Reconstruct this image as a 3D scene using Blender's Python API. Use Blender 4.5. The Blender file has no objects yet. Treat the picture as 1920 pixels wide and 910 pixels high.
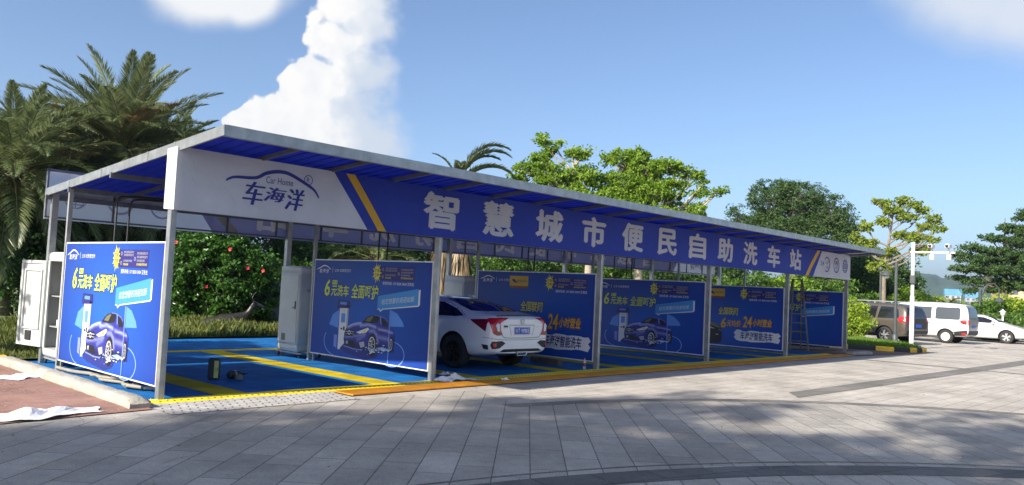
import bpy, bmesh, math, random
import numpy as np
from mathutils import Vector, Matrix
from mathutils.bvhtree import BVHTree
from mathutils.geometry import tessellate_polygon, delaunay_2d_cdt

SC = bpy.context.scene
COL = SC.collection
rnd = random.Random(7)
rng = np.random.default_rng(7)
rad = math.radians

# ---------------------------------------------------------------- camera
cam = bpy.data.cameras.new('camera')
cam.sensor_width = 36.0
cam.lens = 28.47
cam.clip_start = 0.05
cam.clip_end = 9000
co = bpy.data.objects.new('camera', cam)
COL.objects.link(co)
PAN, PITCH, ROLL = 0.821, 0.0551, 0.048
fw = Vector((math.sin(PAN)*math.cos(PITCH), math.cos(PAN)*math.cos(PITCH), math.sin(PITCH)))
r0 = Vector((math.cos(PAN), -math.sin(PAN), 0))
u0 = r0.cross(fw)
rr = math.cos(ROLL)*r0 + math.sin(ROLL)*u0
uu = -math.sin(ROLL)*r0 + math.cos(ROLL)*u0
M = Matrix.Identity(4)
for i in range(3):
    M[i][0] = rr[i]; M[i][1] = uu[i]; M[i][2] = -fw[i]
M[0][3], M[1][3], M[2][3] = -4.5977, -10.2447, 1.65
co.matrix_world = M
SC.camera = co

# ---------------------------------------------------------------- sun, sky, exposure
SC.view_settings.view_transform = 'Standard'
SC.view_settings.look = 'None'
SC.view_settings.gamma = 1
SC.view_settings.use_curve_mapping = False
SC.view_settings.exposure = 0.86
SUN_DIR = Vector((-1.0, 0.035, 0.62)).normalized()      # towards the sun
sun = bpy.data.lights.new('sun', 'SUN')
sun.energy = 5.0
sun.angle = rad(0.6)
sun.color = (1.0, 0.925, 0.82)
so = bpy.data.objects.new('sun', sun)
COL.objects.link(so)
so.rotation_euler = SUN_DIR.to_track_quat('Z', 'Y').to_euler()
so.location = (-30, 0, 40)

world = bpy.data.worlds.new('World')
SC.world = world
world.use_nodes = True
nt = world.node_tree
nt.nodes.clear()

def nd(t, **kw):
    n = nt.nodes.new(t)
    for k, v in kw.items():
        setattr(n, k, v)
    return n

def mth(op, a, b=None, c=None, clamp=False):
    n = nd('ShaderNodeMath', operation=op, use_clamp=clamp)
    for i, v in enumerate((a, b, c)):
        if v is None: continue
        if isinstance(v, (int, float)): n.inputs[i].default_value = v
        else: nt.links.new(v, n.inputs[i])
    return n.outputs[0]

sky = nd('ShaderNodeTexSky', sky_type='NISHITA', sun_disc=False)
sky.sun_elevation = math.asin(SUN_DIR.z)
sky.sun_rotation = math.atan2(SUN_DIR.x, SUN_DIR.y)
sky.altitude = 0
sky.air_density = 0.78
sky.dust_density = 1.9
sky.ozone_density = 3.0
bg = nd('ShaderNodeBackground'); bg.inputs[1].default_value = 0.112
nt.links.new(sky.outputs[0], bg.inputs[0])
tc = nd('ShaderNodeTexCoord')
def dotc(vec):
    n = nd('ShaderNodeVectorMath', operation='DOT_PRODUCT')
    nt.links.new(tc.outputs['Generated'], n.inputs[0]); n.inputs[1].default_value = vec
    return n.outputs['Value']
AZ = PAN                      # the part of the sky the clouds stand in: azimuth from north-east
F = Vector((math.sin(AZ), math.cos(AZ), 0)); Rv = Vector((math.cos(AZ), -math.sin(AZ), 0))
dF = dotc(F); dR = dotc(Rv); dU = dotc((0, 0, 1))
front = mth('GREATER_THAN', dF, 0.05)
U = mth('DIVIDE', dR, mth('MAXIMUM', dF, 0.05)); V = mth('DIVIDE', dU, mth('MAXIMUM', dF, 0.05))
cmb = nd('ShaderNodeCombineXYZ'); nt.links.new(U, cmb.inputs[0]); nt.links.new(V, cmb.inputs[1])
def noise(scale, detail, rough, off=0.0):
    n = nd('ShaderNodeTexNoise'); n.inputs['Scale'].default_value = scale
    n.inputs['Detail'].default_value = detail; n.inputs['Roughness'].default_value = rough
    m = nd('ShaderNodeVectorMath', operation='ADD'); m.inputs[1].default_value = (off, off*.7, off*.3)
    nt.links.new(cmb.outputs[0], m.inputs[0]); nt.links.new(m.outputs[0], n.inputs['Vector'])
    return n.outputs[0]
nA = noise(20.0, 9, 0.55)         # billows
nB = noise(62.0, 7, 0.6, 3.0)
def cauli(scale, off=0.0):
    v = nd('ShaderNodeTexVoronoi', feature='SMOOTH_F1'); v.inputs['Scale'].default_value = scale; v.inputs['Smoothness'].default_value = .35
    m = nd('ShaderNodeVectorMath', operation='ADD'); m.inputs[1].default_value = (off, off*.6, 0)
    w_ = nd('ShaderNodeVectorMath', operation='SCALE'); k_ = nd('ShaderNodeCombineXYZ'); nt.links.new(nA, k_.inputs[0]); nt.links.new(nB, k_.inputs[1])
    nt.links.new(k_.outputs[0], w_.inputs[0]); w_.inputs['Scale'].default_value = .018
    m2 = nd('ShaderNodeVectorMath', operation='ADD'); nt.links.new(cmb.outputs[0], m2.inputs[0]); nt.links.new(w_.outputs[0], m2.inputs[1])
    nt.links.new(m2.outputs[0], m.inputs[0]); nt.links.new(m.outputs[0], v.inputs['Vector']); return v.outputs['Distance']
v1, v2 = cauli(30.0, .41), cauli(70.0, 1.3)
nC = noise(5.0, 6, 0.5, 9.0)
def blob(cu, cv, ru, rv, ang=0.0):
    ca, sa = math.cos(ang), math.sin(ang)
    du = mth('SUBTRACT', U, cu); dv = mth('SUBTRACT', V, cv)
    x = mth('ADD', mth('MULTIPLY', du, ca/ru), mth('MULTIPLY', dv, sa/ru))
    y = mth('ADD', mth('MULTIPLY', du, -sa/rv), mth('MULTIPLY', dv, ca/rv))
    return mth('SUBTRACT', 1.0, mth('SQRT', mth('ADD', mth('MULTIPLY', x, x), mth('MULTIPLY', y, y))))
def mx(lst):
    o = lst[0]
    for l in lst[1:]: o = mth('SMOOTH_MAX', o, l, 0.12)
    return o
def mapr(v, a, b, c=0.0, d=1.0, smooth=True):
    n = nd('ShaderNodeMapRange', interpolation_type='SMOOTHSTEP' if smooth else 'LINEAR')
    nt.links.new(v, n.inputs[0])
    for i, q in enumerate((a, b, c, d)): n.inputs[i+1].default_value = q
    return n.outputs[0]
def px(x, y):                 # a point of the sky given as a direction
    d = fw*1518.5 + rr*(x-960) - uu*(y-455)
    return d.dot(Rv)/d.dot(F), d.z/d.dot(F)
def pblob(x, y, rx, ry, a=0): 
    u, v = px(x, y); return blob(u, v, rx/1518, ry/1518, a)
bill = mth('ADD', mth('ADD', mth('MULTIPLY', mth('SUBTRACT', nA, .5), .55), mth('MULTIPLY', mth('SUBTRACT', nB, .5), .10)), mth('ADD', mth('MULTIPLY', mth('SUBTRACT', .46, v1), .48), mth('MULTIPLY', mth('SUBTRACT', .42, v2), .20)))
core = mx([pblob(668, 10, 92, 80), pblob(645, 90, 90, 74), pblob(598, 150, 88, 66), pblob(565, 215, 100, 64),
           pblob(482, 236, 78, 42), pblob(600, 258, 120, 66)])
dens = mth('ADD', core, bill)
edge = mapr(U, px(560, 200)[0], px(700, 60)[0], 0.06, 0.75)      # crisp towers on the sunny side, soft lee side
nrm_ = nd('ShaderNodeMapRange', interpolation_type='SMOOTHSTEP'); nt.links.new(dens, nrm_.inputs[0])
nrm_.inputs[1].default_value = 0.04; nt.links.new(mth('ADD', edge, 0.09), nrm_.inputs[2])
core_m = nrm_.outputs[0]
soft = mx([pblob(650, 225, 125, 110), pblob(690, 270, 95, 60), pblob(665, 130, 85, 100), pblob(680, 40, 66, 90), pblob(610, 290, 165, 65)])
soft_m = mth('MULTIPLY', mapr(mth('ADD', soft, mth('ADD', mth('MULTIPLY', mth('SUBTRACT', nC, .5), 1.7), mth('MULTIPLY', mth('SUBTRACT', nA, .5), 1.5))), -0.05, 0.72), 0.93)
top = mx([pblob(400, -45, 165, 98), pblob(470, -10, 70, 70)])
top_m = mth('MULTIPLY', mapr(mth('ADD', top, mth('MULTIPLY', mth('SUBTRACT', nC, .5), 1.5)), -0.05, 0.6), 0.93)
right = mx([pblob(1830, -10, 210, 125), pblob(1920, 20, 170, 120)])
right_m = mth('MULTIPLY', mapr(mth('ADD', right, mth('MULTIPLY', mth('SUBTRACT', nC, .5), 1.3)), -0.02, 0.8), 0.80)
mask = mth('MAXIMUM', mth('MAXIMUM', core_m, soft_m), mth('MAXIMUM', top_m, right_m))
mask = mth('MULTIPLY', mask, front)
# brightness of the cloud itself: crisp towers white, thin parts grey
nA2 = noise(20.0, 9, 0.55, 0.008)                                   # the billows a little nearer the sun
relief = mth('ADD', mth('MULTIPLY', mth('SUBTRACT', nA, nA2), 1.6), mth('MULTIPLY', mth('SUBTRACT', .40, v1), .35))
lee = mapr(U, px(600, 150)[0], px(745, 150)[0], 0.0, 0.42)
wht = mth('MULTIPLY', core_m, mth('SUBTRACT', mth('ADD', 0.93, relief), lee), None, True)
lvl = mth('MAXIMUM', wht, mth('MULTIPLY', mth('MAXIMUM', mth('MULTIPLY', top_m, .95), mth('MULTIPLY', right_m, .62)), mapr(nC, .3, .75, .62, .95)))
cr = nd('ShaderNodeMix', data_type='RGBA'); nt.links.new(lvl, cr.inputs['Factor'])
cr.inputs['A'].default_value = (0.68, 0.74, 0.83, 1); cr.inputs['B'].default_value = (1.0, 0.985, 0.96, 1)
bg2 = nd('ShaderNodeBackground'); bg2.inputs[1].default_value = 0.58
nt.links.new(cr.outputs['Result'], bg2.inputs[0])
mixs = nd('ShaderNodeMixShader'); nt.links.new(mask, mixs.inputs[0])
nt.links.new(bg.outputs[0], mixs.inputs[1]); nt.links.new(bg2.outputs[0], mixs.inputs[2])
wo = nd('ShaderNodeOutputWorld'); nt.links.new(mixs.outputs[0], wo.inputs[0])

# ---------------------------------------------------------------- helpers
class MB:
    """collects faces and builds ONE mesh object"""
    def __init__(s): s.v = []; s.f = []; s.m = []; s.sm = []
    def add(s, vs, fs, m=0, sm=False):
        b = len(s.v); s.v += [tuple(v) for v in vs]
        for f in fs: s.f.append([i+b for i in f]); s.m.append(m); s.sm.append(sm)
        return s
    def box(s, c, d, m=0, rz=0.0, mat=None):
        x, y, z = d[0]/2, d[1]/2, d[2]/2
        vs = [Vector((a*x, b*y, e*z)) for e in (-1, 1) for b in (-1, 1) for a in (-1, 1)]
        R = mat if mat is not None else Matrix.Rotation(rz, 3, 'Z')
        vs = [R @ v + Vector(c) for v in vs]
        return s.add(vs, [(0, 2, 3, 1), (4, 5, 7, 6), (0, 1, 5, 4), (2, 6, 7, 3), (0, 4, 6, 2), (1, 3, 7, 5)], m)
    def rbox(s, c, d, r=0.02, m=0, rz=0.0, seg=2):
        """box with rounded edges"""
        bm = bmesh.new(); bmesh.ops.create_cube(bm, size=1)
        for v in bm.verts: v.co = Vector((v.co.x*d[0], v.co.y*d[1], v.co.z*d[2]))
        bmesh.ops.bevel(bm, geom=list(bm.edges), offset=min(r, min(d)*.49), segments=seg, affect='EDGES', profile=.5)
        R = Matrix.Rotation(rz, 3, 'Z')
        for v in bm.verts: v.co = R @ v.co + Vector(c)
        s.bm(bm, m); bm.free(); return s
    def bm(s, bm, m=0, sm=False):
        bm.verts.index_update()
        return s.add([v.co.copy() for v in bm.verts], [[v.index for v in f.verts] for f in bm.faces], m, sm)
    def bar(s, p, q, w, h=None, m=0):
        """square bar between two points"""
        p, q = Vector(p), Vector(q); h = h or w; d = (q-p); L = d.length; d.normalize()
        up = Vector((0, 0, 1)) if abs(d.z) < .95 else Vector((0, 1, 0))
        x = d.cross(up).normalized(); y = x.cross(d)
        vs = [p + x*a*w/2 + y*b*h/2 + d*L*e for e in (0, 1) for b in (-1, 1) for a in (-1, 1)]
        return s.add(vs, [(0, 2, 3, 1), (4, 5, 7, 6), (0, 1, 5, 4), (2, 6, 7, 3), (0, 4, 6, 2), (1, 3, 7, 5)], m)
    def tube(s, pts, r, n=8, m=0, cap=True):
        pts = [Vector(p) for p in pts]; rs = r if isinstance(r, (list, tuple)) else [r]*len(pts)
        rings = []; prev = None
        for i, p in enumerate(pts):
            d = (pts[min(i+1, len(pts)-1)] - pts[max(i-1, 0)])
            if d.length < 1e-9: d = Vector((0, 0, 1))
            d.normalize()
            if prev is None:
                a = Vector((0, 0, 1)) if abs(d.z) < .9 else Vector((1, 0, 0)); x = d.cross(a).normalized()
            else:
                x = (prev - d*prev.dot(d)).normalized()
            prev = x; y = d.cross(x)
            rings.append([p + (x*math.cos(t) + y*math.sin(t))*rs[i] for t in [2*math.pi*k/n for k in range(n)]])
        vs = [v for g in rings for v in g]; fs = []
        for i in range(len(pts)-1):
            for k in range(n):
                fs.append((i*n+k, i*n+(k+1) % n, (i+1)*n+(k+1) % n, (i+1)*n+k))
        s.add(vs, fs, m, True)
        if cap:
            s.add(rings[0], [list(range(n))[::-1]], m); s.add(rings[-1], [list(range(n))], m)
        return s
    def lathe(s, prof, c=(0, 0, 0), axis='Z', n=24, m=0, sm=True):
        """prof: (radius, height) pairs"""
        vs = []; fs = []
        for (r, h) in prof:
            for k in range(n):
                t = 2*math.pi*k/n; a, b = r*math.cos(t), r*math.sin(t)
                vs.append(Vector(c) + (Vector((a, b, h)) if axis == 'Z' else Vector((h, a, b)) if axis == 'X' else Vector((a, h, b))))
        for i in range(len(prof)-1):
            for k in range(n): fs.append((i*n+k, i*n+(k+1) % n, (i+1)*n+(k+1) % n, (i+1)*n+k))
        return s.add(vs, fs, m, sm)
    def poly(s, pts, fr, m=0):
        """flat outline given in 2D, placed with fr(u, v)"""
        P = [Vector((p[0], p[1], 0)) for p in pts]
        tri = tessellate_polygon([P])
        return s.add([fr(p[0], p[1]) for p in pts], [list(t) for t in tri], m)
    def prism(s, pts, a, b, m=0, fr=None):
        """outline in XY extruded from z=a to z=b"""
        P = [Vector((p[0], p[1], 0)) for p in pts]; tri = [list(t) for t in tessellate_polygon([P])]; n = len(pts)
        fr = fr or (lambda x, y, z: (x, y, z))
        s.add([fr(p[0], p[1], b) for p in pts], tri, m); s.add([fr(p[0], p[1], a) for p in pts], [t[::-1] for t in tri], m)
        vs = [fr(p[0], p[1], z) for z in (a, b) for p in pts]
        return s.add(vs, [(i, (i+1) % n, (i+1) % n + n, i+n) for i in range(n)], m)
    def build(s, name, mats, parent=None, loc=None, smooth=None, fixn=False):
        me = bpy.data.meshes.new(name); me.from_pydata(s.v, [], s.f)
        mats = mats if isinstance(mats, (list, tuple)) else [mats]
        for k in mats: me.materials.append(k)
        me.polygons.foreach_set('material_index', s.m)
        me.polygons.foreach_set('use_smooth', [bool(q) if smooth is None else smooth for q in s.sm])
        if fixn:
            b = bmesh.new(); b.from_mesh(me); bmesh.ops.recalc_face_normals(b, faces=list(b.faces)); b.to_mesh(me); b.free()
        me.update()
        return link(name, me, parent, loc)

def link(name, me, parent=None, loc=None):
    o = bpy.data.objects.new(name, me); COL.objects.link(o)
    if parent is not None: o.parent = parent
    if loc is not None: o.location = loc
    return o
def tag(o, label, cat, group=None):
    o['label'] = label; o['category'] = cat
    if group: o['group'] = group
    return o
def thing(name, label, cat, loc=(0, 0, 0), rz=0.0, group=None):
    o = bpy.data.objects.new(name, None); COL.objects.link(o)
    o.location = loc; o.rotation_euler = (0, 0, rz); o.empty_display_size = .2
    return tag(o, label, cat, group)
def struct(o, kind='structure'):
    o['kind'] = kind; return o
def copy_tree(o, parent=None):
    c = o.copy(); COL.objects.link(c)
    if parent is not None: c.parent = parent
    for ch in [q for q in ALLKIDS(o)]: copy_tree(ch, c)
    return c
def ALLKIDS(o): return list(o.children)

# ---- materials
def mat(name, col, rough=.6, metal=0.0, var=.12, scale=4.0, bump=0.0, bscale=60.0, coat=0.0, spec=.5, detail=4, alpha=None, col2=None):
    m = bpy.data.materials.new(name); m.use_nodes = True; t = m.node_tree; p = t.nodes['Principled BSDF']
    p.inputs['Roughness'].default_value = rough; p.inputs['Metallic'].default_value = metal
    p.inputs['Coat Weight'].default_value = coat; p.inputs['Specular IOR Level'].default_value = spec
    p.inputs['Coat Roughness'].default_value = .04
    c = t.nodes.new('ShaderNodeTexCoord')
    if var > 0 or col2:
        n = t.nodes.new('ShaderNodeTexNoise'); n.inputs['Scale'].default_value = scale; n.inputs['Detail'].default_value = detail
        n.inputs['Roughness'].default_value = .6
        t.links.new(c.outputs['Object'], n.inputs['Vector'])
        r = t.nodes.new('ShaderNodeMapRange'); r.inputs[1].default_value = .3; r.inputs[2].default_value = .7
        t.links.new(n.outputs[0], r.inputs[0])
        mx_ = t.nodes.new('ShaderNodeMix'); mx_.data_type = 'RGBA'; t.links.new(r.outputs[0], mx_.inputs['Factor'])
        a = [max(0, q*(1-var)) for q in col]; b = [min(1, q*(1+var)) for q in (col2 or col)]
        mx_.inputs['A'].default_value = (*a, 1); mx_.inputs['B'].default_value = (*b, 1)
        t.links.new(mx_.outputs['Result'], p.inputs['Base Color'])
    else:
        p.inputs['Base Color'].default_value = (*col, 1)
    if bump > 0:
        n2 = t.nodes.new('ShaderNodeTexNoise'); n2.inputs['Scale'].default_value = bscale; n2.inputs['Detail'].default_value = 5
        t.links.new(c.outputs['Object'], n2.inputs['Vector'])
        bp = t.nodes.new('ShaderNodeBump'); bp.inputs['Strength'].default_value = bump; bp.inputs['Distance'].default_value = .02
        t.links.new(n2.outputs[0], bp.inputs['Height']); t.links.new(bp.outputs[0], p.inputs['Normal'])
    return m
def leafmat(name, cols, trans=.35, rough=.45):
    m = bpy.data.materials.new(name); m.use_nodes = True; t = m.node_tree; p = t.nodes['Principled BSDF']
    g = t.nodes.new('ShaderNodeNewGeometry'); r = t.nodes.new('ShaderNodeValToRGB')
    e = r.color_ramp.elements
    while len(e) < len(cols): e.new(.5)
    for i, q in enumerate(cols): e[i].position = i/(len(cols)-1); e[i].color = (*q, 1)
    t.links.new(g.outputs['Random Per Island'], r.inputs[0])
    t.links.new(r.outputs[0], p.inputs['Base Color']); p.inputs['Roughness'].default_value = rough
    p.inputs['Specular IOR Level'].default_value = .35
    tr = t.nodes.new('ShaderNodeBsdfTranslucent'); t.links.new(r.outputs[0], tr.inputs[0])
    ms = t.nodes.new('ShaderNodeMixShader'); ms.inputs[0].default_value = trans
    t.links.new(p.outputs[0], ms.inputs[1]); t.links.new(tr.outputs[0], ms.inputs[2])
    t.links.new(ms.outputs[0], t.nodes['Material Output'].inputs[0])
    return m

# ---- text as flat glyph meshes (Blender's own built-in font)
_tc = {}
def glyphs(s, bold=0.0, shear=0.0):
    k = (s, bold, shear)
    if k in _tc: return _tc[k]
    cu = bpy.data.curves.new('t', 'FONT'); cu.body = s; cu.size = 1; cu.offset = bold; cu.shear = shear; cu.resolution_u = 2
    o = bpy.data.objects.new('t', cu); COL.objects.link(o)
    dg = bpy.context.evaluated_depsgraph_get(); me = bpy.data.meshes.new_from_object(o.evaluated_get(dg))
    v = [(q.co.x, q.co.y) for q in me.vertices]; f = [list(p.vertices) for p in me.polygons]
    bpy.data.objects.remove(o); bpy.data.curves.remove(cu); bpy.data.meshes.remove(me)
    _tc[k] = (v, f); return _tc[k]
def put_text(mb, s, box, fr, m=0, bold=0.0, shear=0.0, skew=0.0):
    """fit the text into box (u0, v0, u1, v1) on the surface fr(u, v); skew lifts the right end"""
    v, f = glyphs(s, bold, shear)
    if not v: return
    x0 = min(q[0] for q in v); x1 = max(q[0] for q in v); y0 = min(q[1] for q in v); y1 = max(q[1] for q in v)
    u0, v0, u1, v1 = box; su = (u1-u0)/max(x1-x0, 1e-6); sv = (v1-v0)/max(y1-y0, 1e-6)
    P = []
    for q in v:
        a = u0+(q[0]-x0)*su; b = v0+(q[1]-y0)*sv + skew*(q[0]-x0)/max(x1-x0, 1e-6)
        P.append(fr(a, b))
    mb.add(P, f, m)
def ring(cu, cv, r0_, r1_, fr, mb, m=0, n=36, a0=0, a1=2*math.pi, ry=1.0):
    vs = []
    for k in range(n+1):
        t = a0+(a1-a0)*k/n
        for r in (r0_, r1_): vs.append(fr(cu+r*math.cos(t), cv+r*math.sin(t)*ry))
    mb.add(vs, [(2*k, 2*k+2, 2*k+3, 2*k+1) for k in range(n)], m)
def strip(pts, w, fr, mb, m=0):
    """a stroke of changing width along 2D points"""
    ws = w if isinstance(w, (list, tuple)) else [w]*len(pts); vs = []
    for i, p in enumerate(pts):
        a = Vector(pts[max(i-1, 0)]); b = Vector(pts[min(i+1, len(pts)-1)]); d = (b-a).normalized(); n = Vector((-d.y, d.x))
        for sgn in (1, -1):
            q = Vector(p)+n*ws[i]/2*sgn; vs.append(fr(q.x, q.y))
    mb.add(vs, [(2*k, 2*k+1, 2*k+3, 2*k+2) for k in range(len(pts)-1)], m)
def smooth_line(pts, n=6):
    out = []
    P = [Vector(p) for p in pts]
    for i in range(len(P)-1):
        a, b, c, d = P[max(i-1, 0)], P[i], P[i+1], P[min(i+2, len(P)-1)]
        for k in range(n):
            t = k/n
            out.append(0.5*((2*b)+(-a+c)*t+(2*a-5*b+4*c-d)*t*t+(-a+3*b-3*c+d)*t**3))
    out.append(P[-1]); return out

def mesh_np(name, Vv, Fq, mats, parent=None, loc=None, mi=None, smooth=False):
    me = bpy.data.meshes.new(name); nV, nF = len(Vv), len(Fq); k = Fq.shape[1]
    me.vertices.add(nV); me.vertices.foreach_set('co', Vv.astype(np.float32).ravel())
    me.loops.add(nF*k); me.loops.foreach_set('vertex_index', Fq.astype(np.int32).ravel())
    me.polygons.add(nF); me.polygons.foreach_set('loop_start', np.arange(0, nF*k, k, dtype=np.int32))
    try: me.polygons.foreach_set('loop_total', np.full(nF, k, dtype=np.int32))
    except Exception: pass
    for m in (mats if isinstance(mats, (list, tuple)) else [mats]): me.materials.append(m)
    if mi is not None: me.polygons.foreach_set('material_index', mi.astype(np.int32))
    me.polygons.foreach_set('use_smooth', np.full(nF, smooth))
    me.update(calc_edges=True); me.validate()
    return link(name, me, parent, loc)

W = 4.58       # one wash bay
PY0, PY1, PZ0, PZ1 = 0.07, 3.61, 0.168, 2.022     # advert boards between these
# ================================================================ ground
def slabmat(name, rz, bw, bh, c1, c2, mortar, msize=.012, rough=.75, freq=2, off=.5, speck=.25, stain=.3, bias=0.0):
    m = bpy.data.materials.new(name); m.use_nodes = True; t = m.node_tree; p = t.nodes['Principled BSDF']
    c = t.nodes.new('ShaderNodeTexCoord'); mp = t.nodes.new('ShaderNodeMapping'); mp.inputs['Rotation'].default_value = (0, 0, rz)
    t.links.new(c.outputs['Object'], mp.inputs[0])
    wn = t.nodes.new('ShaderNodeTexNoise'); wn.inputs['Scale'].default_value = .6; wn.inputs['Detail'].default_value = 3
    t.links.new(c.outputs['Object'], wn.inputs['Vector'])
    b = t.nodes.new('ShaderNodeTexBrick'); b.offset = off; b.offset_frequency = freq; b.squash = 1
    b.inputs['Scale'].default_value = 1; b.inputs['Brick Width'].default_value = bw; b.inputs['Row Height'].default_value = bh
    b.inputs['Mortar Size'].default_value = msize; b.inputs['Mortar Smooth'].default_value = .3; b.inputs['Bias'].default_value = bias
    b.inputs['Color1'].default_value = (*c1, 1); b.inputs['Color2'].default_value = (*c2, 1); b.inputs['Mortar'].default_value = (*mortar, 1)
    t.links.new(mp.outputs[0], b.inputs['Vector'])
    def overlay(src, noise_scale, amt, detail=5, lo=.3, hi=.7):
        n = t.nodes.new('ShaderNodeTexNoise'); n.inputs['Scale'].default_value = noise_scale; n.inputs['Detail'].default_value = detail
        n.inputs['Roughness'].default_value = .65
        t.links.new(c.outputs['Object'], n.inputs['Vector'])
        r = t.nodes.new('ShaderNodeMapRange'); r.inputs[1].default_value = lo; r.inputs[2].default_value = hi
        r.inputs[3].default_value = 1-amt; r.inputs[4].default_value = 1+amt*.5
        t.links.new(n.outputs[0], r.inputs[0])
        h = t.nodes.new('ShaderNodeVectorMath'); h.operation = 'MULTIPLY'
        t.links.new(src, h.inputs[0]); t.links.new(r.outputs[0], h.inputs[1]); return h.outputs[0]
    o = overlay(b.outputs['Color'], .8, stain)
    o = overlay(o, 60, speck, 2)
    o = overlay(o, 7, .12)
    t.links.new(o, p.inputs['Base Color']); p.inputs['Roughness'].default_value = rough; p.inputs['Specular IOR Level'].default_value = .18
    n2 = t.nodes.new('ShaderNodeTexNoise'); n2.inputs['Scale'].default_value = 90; n2.inputs['Detail'].default_value = 4
    t.links.new(c.outputs['Object'], n2.inputs['Vector'])
    s = t.nodes.new('ShaderNodeMath'); s.operation = 'MULTIPLY_ADD'
    t.links.new(b.outputs['Fac'], s.inputs[0]); s.inputs[1].default_value = -1.2; t.links.new(n2.outputs[0], s.inputs[2])
    bp = t.nodes.new('ShaderNodeBump'); bp.inputs['Strength'].default_value = .35; bp.inputs['Distance'].default_value = .008
    t.links.new(s.outputs[0], bp.inputs['Height']); t.links.new(bp.outputs[0], p.inputs['Normal'])
    return m

def sheet(name, pts, z, m, kind='structure'):
    o = MB(); P = [Vector((q[0], q[1], 0)) for q in pts]
    tri = [list(t) for t in tessellate_polygon([P])]
    o.add([(q[0], q[1], z) for q in pts], tri, 0); ob = o.build(name, m)
    b = bmesh.new(); b.from_mesh(ob.data)
    for f in b.faces:
        f.normal_update()
        if f.normal.z < 0: f.normal_flip()
    b.to_mesh(ob.data); b.free()
    ob['kind'] = kind; return ob

def disc(cx, cy, r, a0, a1, n=80):
    return [(cx+r*math.cos(a0+(a1-a0)*k/n), cy+r*math.sin(a0+(a1-a0)*k/n)) for k in range(n+1)]
def band(name, cx, cy, ra, rb, a0, a1, z, m, n=120):
    o = MB(); vs = []
    for k in range(n+1):
        t = a0+(a1-a0)*k/n
        for r in (ra, rb): vs.append((cx+r*math.cos(t), cy+r*math.sin(t), z))
    o.add(vs, [(2*k, 2*k+1, 2*k+3, 2*k+2) for k in range(n)], 0)
    ob = o.build(name, m, fixn=True); ob['kind'] = 'structure'
    if ob.data.polygons[0].normal.z < 0:
        ob.data.flip_normals()
    return ob

M_earth = mat('earth', (.10, .10, .05), .95, var=.4, scale=.4, bump=.4, bscale=6)
sheet('terrain', [(-2400, -2400), (2400, -2400), (2400, 2400), (-2400, 2400)], -.03, M_earth)
M_pave = slabmat('granite_setts', 0.0, .60, .30, (.55, .505, .44), (.48, .445, .39), (.26, .235, .20), .008, stain=.30)
sheet('pavement', [(-40, -60), (75, -60), (75, 30), (24.2, 30), (24.2, 8.9), (-40, 8.9)], 0.0, M_pave)
HD = 0.838
M_fan = slabmat('granite_slabs', -rad(41.7), .92, .335, (.455, .425, .375), (.345, .322, .285), (.13, .122, .112), .006, stain=.26, freq=2, off=.37)
sheet('plaza_slabs', disc(2.42, -11.9, 9.38, 0, 2*math.pi, 160)[:-1], .004, M_fan)
# the plaza also runs out to the left, in front of the brick apron
sheet('plaza_edge', [(-30, -14), (-6.0, -14), (-6.0, -8.0), (-3.6, -4.6), (-1.2, -3.2), (1.6, -2.6), (3.95, -2.65), (4.5, -1.1), (2.2, -1.08), (-.3, -1.08), (-2.0, -.80), (-30, -1.6)], .0025, M_fan)
M_band = slabmat('dark_granite_band', 0.3, .6, .5, (.17, .165, .155), (.13, .125, .12), (.07, .07, .07), .008, stain=.3)
M_band2 = slabmat('grey_granite_band', 0.3, .6, .5, (.25, .235, .21), (.20, .19, .17), (.10, .10, .09), .008, stain=.3)
band('paving_band', 2.42, -11.9, 9.30, 9.56, rad(-60), rad(82), .008, M_band2)
band('paving_band', -2.24, -15.6, 10.05, 10.45, rad(-20), rad(110), .008, M_band)
band('paving_band', -2.24, -15.6, 10.60, 10.63, rad(-20), rad(110), .008, M_band2)
sheet('paving_strip', [(9.0, -4.42), (60, -5.6), (60, -4.75), (9.6, -3.98)], .006, M_band2)
sheet('paving_strip', [(20.25, -1.4), (20.55, -1.4), (20.7, -12), (20.4, -12)], .0045, M_band2)
sheet('paving_strip', [(36, -1.3), (36.35, -1.3), (37.2, -30), (36.9, -30)], .0045, M_band2)
# red brick apron on the left
M_brick = slabmat('red_brick', 0.0, .22, .11, (.40, .215, .165), (.325, .17, .13), (.29, .23, .19), .009, stain=.36, speck=.2)
sheet('brick_apron', [(-.34, -.62), (-2.0, -.80), (-14, -1.6), (-14, 4.86), (-.34, 4.86)], .012, M_brick)
M_brickd = slabmat('brown_brick', 0.4, .22, .11, (.30, .16, .12), (.22, .13, .10), (.16, .12, .10), .009, stain=.3)
sheet('brick_path', [(21.6, -.9), (25.6, -1.35), (27.6, -1.3), (25.3, .7), (24.4, 4.5), (24.4, 8.8), (21.0, 8.8), (21.0, -.2), (21.6, -.2)], .0085, M_brickd)
# strip of small pale setts in front of the first bay
M_sett = slabmat('pale_setts', 0.35, .20, .10, (.62, .60, .56), (.52, .50, .47), (.17, .16, .15), .012, stain=.2, speck=.25)
sheet('sett_strip', [(-.32, -1.06), (2.36, -1.06), (2.36, -.24), (-.30, -.24)], .0075, M_sett)
M_grassg = mat('lawn_soil', (.10, .13, .04), .95, var=.45, scale=1.2, bump=.6, bscale=14)
lawn = [sheet('lawn', [(-40, 5.05), (1.45, 5.05), (1.45, 8.95), (24.3, 8.95), (24.3, 60), (-40, 60)], .06, M_grassg)]

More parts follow.
